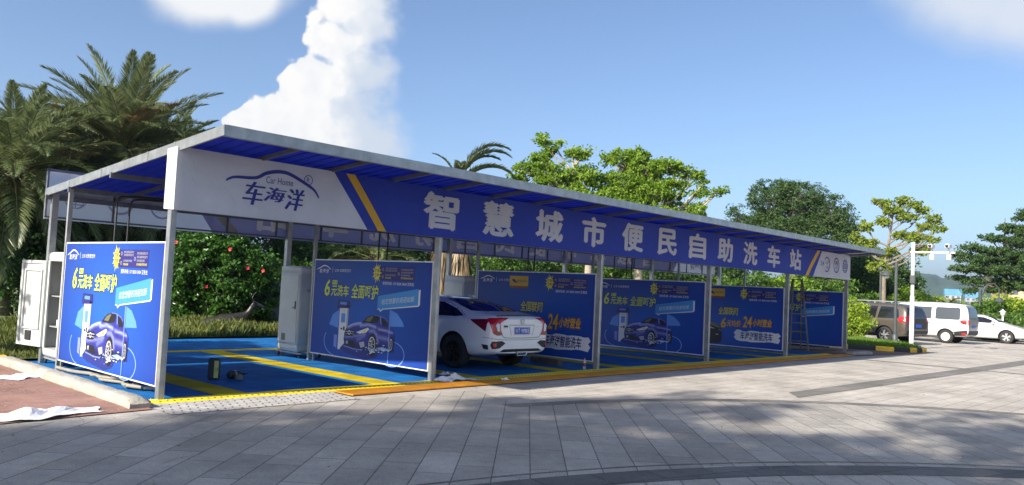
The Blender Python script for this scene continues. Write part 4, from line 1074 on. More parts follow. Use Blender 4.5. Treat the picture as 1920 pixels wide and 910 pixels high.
# ================================================================ vehicles
def paint(name, c, metal=0.0):
    return mat(name, c, .32, metal=metal, var=.03, scale=1.5, coat=.9, spec=.5)
M_glass = mat('tinted_glass', (.012, .014, .016), .05, var=0, spec=.7, coat=.3)
M_glass2 = mat('clear_dark_glass', (.035, .045, .05), .06, var=0, spec=.7)
M_tyre = mat('tyre_rubber', (.022, .022, .022), .8, var=.2, scale=20)
M_blackp = mat('black_plastic', (.02, .02, .021), .5, var=.15)
M_rimb = mat('black_rim', (.018, .018, .02), .3, metal=.4, var=.1)
M_rims = mat('alloy_rim', (.62, .62, .63), .35, metal=.7, var=.08)
M_steelw = mat('steel_wheel', (.60, .59, .55), .5, metal=.1, var=.1)
M_tail = mat('tail_lamp_red', (.50, .012, .012), .15, var=.1, coat=.8)
M_taild = mat('tail_lamp_dark', (.16, .006, .008), .15, var=.1, coat=.8)
M_clear = mat('lamp_clear', (.72, .73, .76), .12, var=.05, coat=.8)
M_chrome = mat('chrome', (.66, .67, .68), .16, metal=.9, var=0)
M_seam = mat('panel_gap', (.06, .06, .062), .7, var=0)
M_plateb = mat('plate_blue', (.02, .08, .45), .4, var=.05)
M_platew = mat('plate_letters', (.80, .80, .80), .5, var=0)

def body_mesh(name, ST, m, arches, crease_belt=.35, wheel_r=.33, hw=.9):
    rings = []
    for (y, zb, w, zk, hb, hr, zl, zr) in ST:
        zm = zb+(zk-zb)*.5
        R = [(0, zb), (w*.80, zb), (w*.97, zb+.07), (w, zm), (w*.985, zk-.07), (hb, zk), (hr, zl), (hr*.58, zl+(zr-zl)*.75), (0, zr)]
        ring_ = [(x, y, z) for x, z in R] + [(-x, y, z) for x, z in R[-2:0:-1]]
        rings.append(ring_)
    n = 16; bm = bmesh.new(); V_ = [[bm.verts.new(p) for p in r] for r in rings]
    for i in range(len(ST)-1):
        for k in range(n): bm.faces.new((V_[i][k], V_[i][(k+1) % n], V_[i+1][(k+1) % n], V_[i+1][k]))
    for i in (0, len(ST)-1):
        for k in range(8):
            a, b, c, d = V_[i][k], V_[i][k+1], V_[i][(n-k-1) % n], V_[i][(n-k) % n]
            vs = []; [vs.append(q) for q in (a, b, c, d) if q not in vs]
            bm.faces.new(vs)
    bmesh.ops.recalc_face_normals(bm, faces=list(bm.faces))
    cl = bm.edges.layers.float.new('crease_edge')
    for i in range(len(ST)-1):
        for k in (5, 11):
            e = bm.edges.get((V_[i][k], V_[i+1][k])); e[cl] = crease_belt
        for k in (6, 10):
            e = bm.edges.get((V_[i][k], V_[i+1][k])); e[cl] = .25
    for i in (0, len(ST)-1):
        for k in range(n):
            e = bm.edges.get((V_[i][k], V_[i][(k+1) % n])); e[cl] = .45
    me = bpy.data.meshes.new(name); bm.to_mesh(me); bm.free()
    me.materials.append(m)
    o = bpy.data.objects.new(name, me); COL.objects.link(o)
    s = o.modifiers.new('s', 'SUBSURF'); s.levels = 3; s.render_levels = 3
    cut = MB()
    for (ya, ra_) in arches:
        for sx in (-1, 1):
            cut.lathe([(0, -.32), (ra_, -.32), (ra_, .2), (0, .2)] if sx > 0 else [(0, -.2), (ra_, -.2), (ra_, .32), (0, .32)], (sx*hw, ya, wheel_r), 'X', 40)
    c = cut.build('cut', M_blackp, fixn=True)
    b = bmesh.new(); b.from_mesh(c.data); bmesh.ops.remove_doubles(b, verts=list(b.verts), dist=1e-5); bmesh.ops.recalc_face_normals(b, faces=list(b.faces)); b.to_mesh(c.data); b.free()
    bo = o.modifiers.new('b', 'BOOLEAN'); bo.operation = 'DIFFERENCE'; bo.object = c; bo.solver = 'EXACT'; bo.material_mode = 'TRANSFER'
    dg = bpy.context.evaluated_depsgraph_get(); m2 = bpy.data.meshes.new_from_object(o.evaluated_get(dg))
    bpy.data.objects.remove(o); bpy.data.objects.remove(c)
    m2.polygons.foreach_set('use_smooth', [True]*len(m2.polygons))
    try:
        m2.set_sharp_from_angle(angle=rad(38))
    except Exception: pass
    return m2

class Car:
    def __init__(s, name, label, loc, rz, ST, paint_m, wy, wr, hw, rim='alloy', group=None, arch=None, cat='car'):
        s.t = thing(name, label, cat, loc, rz, group); s.p = paint_m
        me = body_mesh('body', ST, paint_m, [(y, wr+(arch or .055)) for y in wy], wheel_r=wr, hw=hw)
        s.body = link('body', me, s.t)
        b = bmesh.new(); b.from_mesh(me); s.bvh = BVHTree.FromBMesh(b); b.free()
        for y in wy:
            for sx in (-1, 1): s.wheel(sx*(hw-.115), y, wr, sx, rim)
    def wheel(s, x, y, r, sx, rim):
        t = MB(); w = .105
        prof = [(r*.62, -w*.9), (r*.72, -w), (r*.93, -w), (r*.985, -w*.8), (r, -w*.4), (r, w*.4), (r*.985, w*.8), (r*.93, w), (r*.72, w), (r*.62, w*.9), (r*.62, -w*.9)]
        t.lathe(prof, (0, 0, 0), 'X', 36)
        o = t.build('wheel', M_tyre, s.t); o.location = (x, y, r)
        m = {'alloy': M_rims, 'black': M_rimb, 'steel': M_steelw}[rim]
        q = MB(); f = sx*w
        P = lambda a, rr_, d: Vector((f*.86-sx*d, rr_*math.cos(a), rr_*math.sin(a)))
        q.lathe([(r*.66, f*.93), (r*.60, f*.80), (r*.58, f*.35)], n=36, axis='X')
        if rim == 'steel':
            q.lathe([(0, f*.75), (r*.16, f*.78), (r*.2, f*.55), (r*.42, f*.8), (r*.5, f*.5), (r*.6, f*.5)], n=36, axis='X')
        else:
            q.lathe([(0, f*.86), (r*.13, f*.86), (r*.15, f*.7)], n=24, axis='X')
            for k in range(5):
                for da in (-.13, .13):
                    a = 2*math.pi*k/5+da+.3
                    p0 = P(a, r*.10, 0); p1 = P(a+da*.5, r*.62, .0); q.bar(p0, p1, .045, .035)
        q.build('rim', m, o)
        d = MB(); d.lathe([(0, f*.25), (r*.6, f*.25)], n=24, axis='X'); d.build('brake_disc', M_blackp, o)
    DIRS = {'rear': (Vector((0, 1, 0)), lambda a, b: Vector((a, -5, b))), 'front': (Vector((0, -1, 0)), lambda a, b: Vector((a, 5, b))),
            'left': (Vector((1, 0, 0)), lambda a, b: Vector((-3, a, b))), 'right': (Vector((-1, 0, 0)), lambda a, b: Vector((3, a, b)))}
    def hit(s, side, a, b, off):
        d, f = s.DIRS[side]; o = f(a, b); h = s.bvh.ray_cast(o, d)
        if h[0] is None:
            q = o + d*(4.1 if side in ('rear', 'front') else 2.2); h = s.bvh.find_nearest(q)
        n = h[1] if h[1].dot(d) < 0 else -h[1]
        return h[0] + n*off
    def decal(s, name, m, side, outline, off=.004, step=.05, parent=None, smooth=True):
        O = [Vector(p) for p in outline]; dense = []
        for i in range(len(O)):
            a, b = O[i], O[(i+1) % len(O)]; k = max(1, int((b-a).length/step))
            dense += [a+(b-a)*j/k for j in range(k)]
        xs = [p.x for p in O]; ys = [p.y for p in O]; pts = list(dense)
        def inside(p):
            c = False
            for i in range(len(O)):
                a, b = O[i], O[i-1]
                if (a.y > p.y) != (b.y > p.y) and p.x < (b.x-a.x)*(p.y-a.y)/(b.y-a.y)+a.x: c = not c
            return c
        for i in range(1, int((max(xs)-min(xs))/step)+1):
            for j in range(1, int((max(ys)-min(ys))/step)+1):
                p = Vector((min(xs)+i*step, min(ys)+j*step))
                if inside(p) and min((p-q).length for q in dense) > step*.4: pts.append(p)
        r = delaunay_2d_cdt(pts, [], [list(range(len(dense)))], 1, 1e-6)
        vs = [s.hit(side, p.x, p.y, off) for p in r[0]]
        o = MB(); d = s.DIRS[side][0]; fs = []
        for f in r[2]:
            n = (vs[f[1]]-vs[f[0]]).cross(vs[f[2]]-vs[f[0]])
            fs.append(list(f) if n.dot(d) < 0 else list(f)[::-1])
        o.add(vs, fs, 0, smooth); return o.build(name, m, parent or s.t)
    def line(s, name, m, side, pts, r=.005, off=.001, n=5):
        P = smooth_line(pts, 5) if len(pts) > 2 else [Vector(pts[0])+(Vector(pts[1])-Vector(pts[0]))*k/10 for k in range(11)]
        o = MB(); o.tube([s.hit(side, p[0], p[1], off) for p in P], r, n); return o.build(name, m, s.t)
    def both(s, fn):
        for sd in ('left', 'right'): fn(sd)
    def handle(s, y, z):
        for sd, sx in (('left', -1), ('right', 1)):
            q = s.hit(sd, y, z, .0); o = MB(); o.rbox((q.x+sx*.018, y, z), (.03, .20, .03), .012); o.build('door_handle', s.p, s.t)
    def mirror(s, y, z, x):
        for sx in (-1, 1):
            o = MB(); o.rbox((sx*(x+.10), y, z+.03), (.18, .10, .14), .045, seg=3); o.bar((sx*(x-.04), y+.02, z-.02), (sx*(x+.08), y, z), .05, .03); o.build('wing_mirror', s.p, s.t)
def mirr(pts): return [(-x, z) for x, z in pts][::-1]

# ---- the white saloon in the second bay
M_pearl = paint('white_paint', (.86, .86, .85))
ST_S = [(-2.31, .36, .74, .88, .72, .60, 1.00, 1.01), (-2.25, .33, .83, .92, .80, .66, 1.065, 1.075), (-2.08, .29, .875, .955, .85, .69, 1.085, 1.10), (-1.78, .26, .895, .97, .865, .68, 1.10, 1.125),
        (-1.35, .22, .90, .965, .875, .63, 1.205, 1.235), (-.75, .20, .90, .955, .875, .575, 1.34, 1.375), (-.1, .20, .90, .945, .875, .56, 1.385, 1.42), (.45, .20, .90, .93, .87, .56, 1.36, 1.39),
        (.85, .20, .90, .92, .865, .60, 1.225, 1.26), (1.25, .22, .90, .90, .85, .64, .995, 1.02), (1.7, .24, .895, .86, .82, .60, .90, .935), (2.1, .26, .85, .78, .74, .52, .79, .82), (2.27, .30, .74, .66, .64, .45, .68, .70), (2.32, .36, .60, .60, .52, .38, .62, .63)]
cv = Car('white_saloon', 'white fastback saloon car parked nose in on the blue floor of the second bay', (7.23, 2.70, .02), 0, ST_S, M_pearl, (-1.30, 1.40), .335, .90, 'black')
for sd in ('left', 'right'):
    cv.decal('side_window', M_glass, sd, [(-1.48, 1.035), (-1.18, 1.155), (-.72, 1.265), (-.1, 1.315), (.36, 1.285), (.72, 1.16), (.98, 1.0), (.60, .99), (-.8, 1.0), (-1.30, 1.01)])
    cv.line('door_seam', M_seam, sd, [(-.78, 1.0), (-.80, .8), (-.74, .55), (-.62, .32)]); cv.line('door_seam', M_seam, sd, [(.22, 1.0), (.20, .6), (.20, .28)]); cv.line('door_seam', M_seam, sd, [(1.03, .98), (1.06, .7), (1.0, .30)])
    cv.line('window_pillar', M_blackp, sd, [(-.22, 1.0), (-.20, 1.15), (-.24, 1.31)], .02, .004)
    cv.line('crease_trim', M_chrome, sd, [(-1.52, 1.035), (-1.2, 1.172), (-.72, 1.285), (-.1, 1.335), (.36, 1.305)], .006, .004)
    cv.decal('tail_light_side', M_taild, sd, [(-2.17, 1.005), (-1.95, .99), (-1.72, .975), (-1.95, .87), (-2.15, .77)], .008, step=.025)
    cv.decal('fuel_side_vent', M_blackp, sd, [(-2.2, .52), (-2.06, .53), (-2.1, .44), (-2.2, .43)], .004)
cv.handle(-.55, .90); cv.handle(.45, .88); cv.mirror(.80, .98, .87)
cv.decal('rear_window', M_glass, 'rear', [(-.50, 1.335), (-.25, 1.352), (.25, 1.352), (.50, 1.335), (.60, 1.22), (.655, 1.135), (.3, 1.135), (-.3, 1.135), (-.655, 1.135), (-.60, 1.22)])
cv.decal('windscreen', M_glass, 'front', [(-.50, 1.345), (.50, 1.345), (.68, 1.06), (-.68, 1.06)])
tl = [(.38, 1.03), (.60, 1.035), (.74, 1.02), (.80, .985), (.805, .87), (.775, .735), (.70, .70), (.55, .71), (.60, .80), (.62, .93), (.53, .985)]
for k, pts in ((0, tl), (1, mirr(tl))):
    L_ = cv.decal('tail_light', M_tail, 'rear', pts, .010, step=.025)
    w_ = [(.645, .92), (.69, .935), (.735, .89), (.70, .79), (.645, .775), (.635, .80)]
    cv.decal('reversing_lamp', M_clear, 'rear', w_ if k == 0 else mirr(w_), .015, step=.02, parent=L_)
    dk = [(.58, .755), (.66, .765), (.725, .785), (.755, .745), (.69, .71), (.57, .718)]
    cv.decal('lamp_base', M_taild, 'rear', dk if k == 0 else mirr(dk), .015, step=.02, parent=L_)
    vt = [(.46, .555), (.56, .60), (.79, .585), (.80, .52), (.77, .45), (.62, .46)]
    V_ = cv.decal('bumper_vent', M_blackp, 'rear', vt if k == 0 else mirr(vt), .008, step=.025)
    rf = [(.70, .56), (.765, .56), (.76, .475), (.71, .48)]
    cv.decal('reflector', M_tail, 'rear', rf if k == 0 else mirr(rf), .014, step=.02, parent=V_)
cv.decal('diffuser', M_blackp, 'rear', [(-.66, .31), (-.60, .40), (-.5, .44), (.5, .44), (.60, .40), (.66, .31), (.6, .29), (-.6, .29)], .006)
cv.line('boot_seam', M_seam, 'rear', [(-.56, .72), (-.545, .695), (-.40, .655), (.40, .655), (.545, .695), (.56, .72)], .005)
cv.line('boot_seam', M_seam, 'rear', [(-.86, .66), (-.6, .625), (.0, .615), (.6, .625), (.86, .66)], .004)
cv.line('lip_spoiler', M_blackp, 'rear', [(-.62, 1.06), (-.3, 1.072), (0, 1.074), (.3, 1.072), (.62, 1.06)], .013, .006)
cv.decal('plate_recess', cv.p, 'rear', [(-.33, .88), (.33, .88), (.29, .705), (-.29, .705)], .003)
cv.line('boot_crease', M_seam, 'rear', [(-.36, .90), (.36, .90)], .005)
cv.line('boot_crease', M_seam, 'rear', [(-.36, .90), (-.34, .80), (-.30, .70)], .003); cv.line('boot_crease', M_seam, 'rear', [(.36, .90), (.34, .80), (.30, .70)], .003)
yb = min(cv.hit('rear', x, z, 0).y for x in (-.2, 0, .2) for z in (.72, .85)) - .014
pl = MB(); pl.rbox((0, yb, .79), (.44, .012, .14), .005); plo = pl.build('number_plate', M_plateb, cv.t)
q = MB(); frp = lambda u, v: (u, yb-.0075, v)
put_text(q, '粤', (-.195, .745, -.14, .835), frp); put_text(q, 'T', (-.13, .745, -.08, .835), frp, bold=.02); put_text(q, 'W981E', (-.045, .745, .195, .835), frp, bold=.02); ring(-.063, .79, 0, .007, frp, q, n=10)
for (a, b, c, d) in ((-.212, .724, .212, .729), (-.212, .851, .212, .856), (-.212, .724, -.207, .856), (.207, .724, .212, .856)): q.poly([(a, b), (c, b), (c, d), (a, d)], frp)
q.build('plate_lettering', M_platew, plo)
ye = min(cv.hit('rear', x, .965, 0).y for x in (-.05, 0, .05))-.012
q = MB(); fre = lambda u, v: (u, ye, v)
loop = [(-.055, 1.005), (.055, 1.005), (.062, .995), (.047, .925), (-.047, .925), (-.062, .995), (-.055, 1.005)]
for i in range(len(loop)-1): q.tube([fre(*loop[i]), fre(*loop[i+1])], .006, 6)
q.tube([fre(-.036, .995), fre(-.026, .935)], .007, 6); q.tube([fre(.036, .995), fre(.026, .935)], .007, 6); q.tube([fre(-.03, .965), fre(.03, .965)], .006, 6)
q.build('emblem', M_chrome, cv.t)
q = MB(); yk = cv.hit('rear', -.47, .86, 0).y-.004; q.box((-.47, yk-.001, .875), (.11, .006, .035)); q.build('badge', M_blackp, cv.t)
q = MB(); put_text(q, '220TURBO', (-.53, .825, -.41, .845), lambda u, v: (u, cv.hit('rear', u, v, .004).y, v)); q.build('badge', M_chrome, cv.t)
q = MB(); put_text(q, 'CIVIC', (.40, .865, .53, .89), lambda u, v: (u, cv.hit('rear', u, v, .004).y, v)); q.build('badge', M_chrome, cv.t)
q = MB(); ym = cv.hit('rear', 0, .36, 0).y
lp = [(-.15, .385), (.15, .385), (.12, .315), (-.12, .315)]
for i in range(4): q.tube([(lp[i][0], ym-.02, lp[i][1]), (lp[(i+1) % 4][0], ym-.02, lp[(i+1) % 4][1])], .012, 6)
q.build('exhaust_trim', M_chrome, cv.t)
q = MB(); q.rbox((0, -.85, 1.405), (.06, .16, .05), .02); q.build('aerial_fin', cv.p, cv.t)

# ---- brown estate on the right
M_brown = paint('brown_paint', (.135, .115, .095), .5)
ST_E = [(-2.42, .46, .80, .95, .80, .70, 1.08, 1.10), (-2.36, .40, .89, 1.00, .87, .73, 1.34, 1.37), (-2.24, .36, .92, 1.02, .90, .71, 1.60, 1.63), (-2.05, .32, .925, 1.03, .905, .69, 1.70, 1.73),
        (-1.4, .29, .93, 1.03, .91, .68, 1.73, 1.76), (-.2, .27, .93, 1.02, .91, .67, 1.74, 1.775), (.45, .27, .93, 1.01, .905, .67, 1.71, 1.74), (.95, .27, .93, 1.0, .90, .69, 1.44, 1.47),
        (1.35, .28, .93, .99, .89, .74, 1.10, 1.14), (1.9, .30, .91, .94, .86, .68, 1.0, 1.04), (2.28, .36, .85, .85, .76, .56, .88, .91), (2.4, .42, .72, .76, .64, .45, .76, .77)]
ev = Car('brown_estate', 'brown tall estate car with roof rails parked behind the grass island', (33.5, 3.0, 0), rad(-13), ST_E, M_brown, (-1.40, 1.42), .365, .93, 'alloy')
for sd in ('left', 'right'):
    ev.decal('side_window', M_glass, sd, [(-2.05, 1.10), (-1.95, 1.48), (-1.75, 1.58), (-1.12, 1.60), (-1.06, 1.10)])
    ev.decal('side_window', M_glass, sd, [(-.96, 1.09), (-.98, 1.60), (-.08, 1.61), (-.02, 1.08)]); ev.decal('side_window', M_glass, sd, [(.08, 1.08), (.03, 1.61), (.42, 1.58), (.80, 1.38), (1.02, 1.10)])
    ev.line('door_seam', M_seam, sd, [(-1.02, 1.06), (-1.03, .8), (-.95, .36)]); ev.line('door_seam', M_seam, sd, [(.03, 1.06), (.03, .36)]); ev.line('door_seam', M_seam, sd, [(1.05, 1.06), (1.0, .36)])
    ev.decal('tail_light', M_tail, sd, [(-2.36, 1.22), (-2.12, 1.20), (-1.98, 1.10), (-2.1, .96), (-2.34, .93)], .006)
    ev.decal('sill_cladding', M_blackp, sd, [(-.95, .30), (-.95, .40), (.95, .40), (.95, .30)], .005); ev.line('trim_strip', M_chrome, sd, [(-.9, .50), (0, .48), (.9, .50)], .012, .004)
ev.handle(-.85, .93); ev.handle(.2, .92); ev.mirror(.92, 1.05, .90)
ev.decal('rear_window', M_glass, 'rear', [(-.62, 1.58), (.62, 1.58), (.73, 1.16), (-.73, 1.16)])
tl = [(.72, 1.24), (.84, 1.22), (.88, .98), (.80, .92), (.66, .96), (.55, 1.06)]
for pts in (tl, mirr(tl)): ev.decal('tail_light', M_tail, 'rear', pts, .006)
ev.decal('tailgate_shade', M_blackp, 'rear', [(-.70, 1.14), (.70, 1.14), (.64, .68), (-.64, .68)], .006)  # black stands in for the shade on the brown tailgate
ev.decal('rear_bumper', M_blackp, 'rear', [(-.8, .44), (-.82, .62), (.82, .62), (.8, .44)], .006)
ev.decal('windscreen', M_glass2, 'front', [(-.58, 1.68), (.58, 1.68), (.74, 1.18), (-.74, 1.18)])
q = MB(); yb = ev.hit('rear', 0, .82, 0).y-.012; q.rbox((0, yb, .82), (.44, .012, .14), .005); q.build('number_plate', M_plateb, ev.t)
for sx in (-1, 1):
    q = MB(); q.tube([(sx*.66, -1.9, 1.72), (sx*.66, -1.8, 1.815), (sx*.66, .25, 1.825), (sx*.66, .4, 1.74)], .022, 8); q.bar((sx*.66, -.8, 1.72), (sx*.66, -.8, 1.81), .04); q.build('roof_rail', M_rims, ev.t)

# ---- white minivan
M_vanw = paint('van_white', (.64, .65, .66)); M_vang = paint('van_grey', (.20, .20, .20), .4)
ST_V = [(-2.30, .46, .76, 1.0, .76, .66, 1.20, 1.22), (-2.26, .40, .82, 1.04, .80, .69, 1.50, 1.53), (-2.18, .36, .84, 1.06, .825, .69, 1.76, 1.80), (-2.02, .32, .845, 1.07, .83, .68, 1.84, 1.88),
        (-1.3, .30, .85, 1.07, .835, .68, 1.87, 1.915), (0, .28, .85, 1.06, .835, .68, 1.88, 1.925), (.85, .28, .85, 1.05, .83, .68, 1.84, 1.88), (1.35, .28, .85, 1.04, .825, .68, 1.58, 1.61),
        (1.75, .28, .85, 1.02, .82, .70, 1.20, 1.24), (2.1, .30, .83, .95, .79, .64, 1.05, 1.08), (2.3, .36, .76, .85, .70, .52, .90, .92), (2.36, .42, .68, .76, .6, .42, .78, .79)]
vv = Car('white_minivan', 'white minivan with grey tailgate and black rear corner parked beside the brown estate', (38.3, 2.05, 0), rad(-2), ST_V, M_vanw, (-1.32, 1.36), .325, .85, 'steel', cat='van')
for sd in ('left', 'right'):
    vv.decal('side_window', M_glass2, sd, [(-1.93, 1.16), (-1.93, 1.62), (-1.86, 1.69), (-.92, 1.69), (-.86, 1.62), (-.86, 1.16), (-.92, 1.12), (-1.86, 1.12)]); vv.decal('side_window', M_glass2, sd, [(-.68, 1.12), (-.68, 1.68), (.45, 1.68), (.45, 1.12)])
    vv.decal('side_window', M_glass2, sd, [(.60, 1.10), (.58, 1.67), (.95, 1.62), (1.32, 1.38), (1.55, 1.10)])
    vv.line('slide_rail', M_seam, sd, [(-1.95, .93), (-.55, .93)], .012); vv.line('door_seam', M_seam, sd, [(-.62, 1.75), (-.62, .38)]); vv.line('door_seam', M_seam, sd, [(.52, 1.75), (.52, .38)])
    vv.decal('rear_cladding', M_blackp, sd, [(-2.24, .42), (-2.24, .66), (-1.85, .60), (-1.52, .54), (-1.66, .46), (-1.70, .38)], .006); vv.decal('tail_light', M_tail, sd, [(-2.22, 1.14), (-2.0, 1.12), (-1.92, 1.04), (-2.05, .94), (-2.22, .92)], .006)
    vv.decal('reflector', M_tail, sd, [(-2.2, .54), (-2.0, .52), (-2.0, .44), (-2.2, .44)], .010)
vv.handle(-.5, .98); vv.mirror(1.38, 1.12, .82)
vv.decal('tailgate', M_vang, 'rear', [(-.62, 1.78), (.62, 1.78), (.73, 1.2), (.74, .66), (-.74, .66), (-.73, 1.2)], .006)
vv.decal('rear_window', M_glass, 'rear', [(-.56, 1.70), (.56, 1.70), (.66, 1.18), (-.66, 1.18)], .011); vv.decal('rear_bumper', M_blackp, 'rear', [(-.75, .44), (-.76, .64), (.76, .64), (.75, .44)], .009)
for pts in ([(.66, 1.14), (.78, 1.12), (.79, .9), (.70, .88)], mirr([(.66, 1.14), (.78, 1.12), (.79, .9), (.70, .88)])): vv.decal('tail_light', M_tail, 'rear', pts, .012)
vv.decal('windscreen', M_glass2, 'front', [(-.58, 1.78), (.58, 1.78), (.70, 1.26), (-.70, 1.26)])
q = MB(); yb = vv.hit('rear', 0, .82, 0).y-.02; q.rbox((0, yb, .84), (.44, .012, .14), .005); q.build('number_plate', M_plateb, vv.t)

# ---- white saloon at the right edge, nose towards the right
M_white2 = paint('saloon_white', (.66, .67, .69))
wv = Car('white_saloon', 'white saloon with silver wheels facing right at the right edge, behind the minivan', (43.4, .75, 0), rad(183), ST_S, M_white2, (-1.30, 1.40), .325, .90, 'alloy')
for sd in ('left', 'right'):
    wv.decal('side_window', M_glass, sd, [(-1.35, 1.04), (-1.1, 1.15), (-.72, 1.245), (-.30, 1.285), (-.28, 1.0), (-1.2, 1.01)]); wv.decal('side_window', M_glass, sd, [(-.20, 1.0), (-.22, 1.295), (.0, 1.295), (.36, 1.27), (.68, 1.16), (.92, 1.02), (.60, .99)])
    wv.line('door_seam', M_seam, sd, [(-.25, 1.0), (-.25, .30)]); wv.line('door_seam', M_seam, sd, [(1.02, 1.0), (.98, .30)])
    wv.decal('headlight', M_clear, sd, [(2.18, .70), (1.95, .78), (1.78, .80), (1.9, .72), (2.15, .64)], .006)
wv.handle(-.5, .90); wv.handle(.4, .88); wv.mirror(.80, .98, .87)
wv.decal('windscreen', M_glass2, 'front', [(-.50, 1.345), (.50, 1.345), (.68, 1.06), (-.68, 1.06)]); wv.decal('rear_window', M_glass, 'rear', [(-.50, 1.335), (.50, 1.335), (.655, 1.135), (-.655, 1.135)])
for pts in ([(.50, .72), (.72, .74), (.72, .64), (.5, .63)], mirr([(.50, .72), (.72, .74), (.72, .64), (.5, .63)])): wv.decal('headlight', M_clear, 'front', pts, .006)
wv.decal('grille', M_blackp, 'front', [(-.45, .62), (.45, .62), (.40, .50), (-.40, .50)], .006)
# ================================================================ vegetation
CAMP = Vector((-4.5977, -10.2447, 1.65))
def at(x, y, d):
    """the point d metres away (over the ground) in the direction seen at x, y of the photograph"""
    q = fw*1518.5 + rr*(x-960) - uu*(y-455); return CAMP + q*(d/math.hypot(q.x, q.y))
def gpt(x, d, z=0.0):
    """the foot of something standing d metres away in the direction of x"""
    q = at(x, 540, d); return Vector((q.x, q.y, z))
def leaf_quads(C, size, rs, up=.25, asp=.42, fold=0.0):
    n = len(C); N = rs.normal(size=(n, 3)); N[:, 2] += up*2; N /= np.linalg.norm(N, axis=1)[:, None]
    A = rs.normal(size=(n, 3)); T = np.cross(N, A); T /= np.linalg.norm(T, axis=1)[:, None]; B = np.cross(N, T)
    s = (size*rs.uniform(.6, 1.25, n))[:, None]
    V_ = np.empty((n, 4, 3)); V_[:, 0] = C-T*s*.5; V_[:, 1] = C+B*s*asp*.5+N*s*.06; V_[:, 2] = C+T*s*.5-N*s*.08; V_[:, 3] = C-B*s*asp*.5+N*s*.06
    return V_.reshape(-1, 3), np.arange(n*4).reshape(-1, 4)
def cluster_pts(blobs, ncl, per, rcl, rs, shell=.55):
    """leaf positions in clumps near the surface of the given ellipsoids (x, y, z, rx, ry, rz)"""
    vol = np.array([b[3]*b[4]*b[5] for b in blobs])**.75; pr = vol/vol.sum(); cc = []
    for b, k in zip(blobs, np.maximum(2, (pr*ncl).astype(int))):
        d = rs.normal(size=(k, 3)); d /= np.linalg.norm(d, axis=1)[:, None]; r = rs.uniform(shell, 1.04, k)**.7
        cc.append(np.array(b[:3])+d*r[:, None]*np.array(b[3:6]))
    cc = np.concatenate(cc); rr2 = rcl*rs.uniform(.5, 1.35, len(cc))
    m = rs.poisson(per, len(cc))+2; idx = np.repeat(np.arange(len(cc)), m)
    off = rs.normal(size=(len(idx), 3)); off /= np.maximum(1e-6, np.linalg.norm(off, axis=1))[:, None]
    off *= (rs.uniform(0, 1, len(idx))**.5*rr2[idx])[:, None]; off[:, 2] *= .6
    return cc, cc[idx]+off
M_bark = mat('bark', (.16, .13, .095), .9, var=.35, scale=5, bump=.7, bscale=18)
M_barkp = mat('pale_bark', (.36, .31, .22), .85, var=.3, scale=5, bump=.5, bscale=14)
M_barkb = mat('grey_brown_bark', (.20, .165, .12), .9, var=.3, scale=5, bump=.5, bscale=14)
G_bright = leafmat('leaf_bright', [(.12, .23, .018), (.19, .32, .025), (.28, .40, .04), (.14, .26, .02)], .45)
G_mid = leafmat('leaf_mid', [(.06, .135, .022), (.09, .18, .025), (.13, .23, .03)], .38)
G_dark = leafmat('leaf_dark', [(.03, .07, .018), (.045, .10, .022), (.07, .135, .028)], .3)
G_darkt = leafmat('leaf_evergreen', [(.035, .075, .02), (.055, .11, .028), (.085, .15, .035)], .3)
G_yel = leafmat('leaf_yellowgreen', [(.20, .28, .03), (.30, .36, .05), (.12, .20, .025), (.24, .30, .04)], .42)
G_hib = leafmat('leaf_glossy', [(.032, .09, .014), (.05, .13, .018), (.085, .19, .026), (.036, .10, .015)], .30, .32)
G_palm = leafmat('palm_leaflet', [(.115, .155, .05), (.18, .23, .09), (.30, .33, .17), (.13, .175, .062)], .36, .34)
G_palmy = leafmat('palm_leaflet_yellow', [(.22, .19, .04), (.16, .18, .05), (.28, .22, .05)], .25)
G_dead = leafmat('palm_dead', [(.24, .17, .085), (.32, .24, .13), (.17, .12, .06)], .2)
G_lime = leafmat('leaf_lime', [(.26, .38, .03), (.36, .46, .05), (.16, .27, .025)], .42)
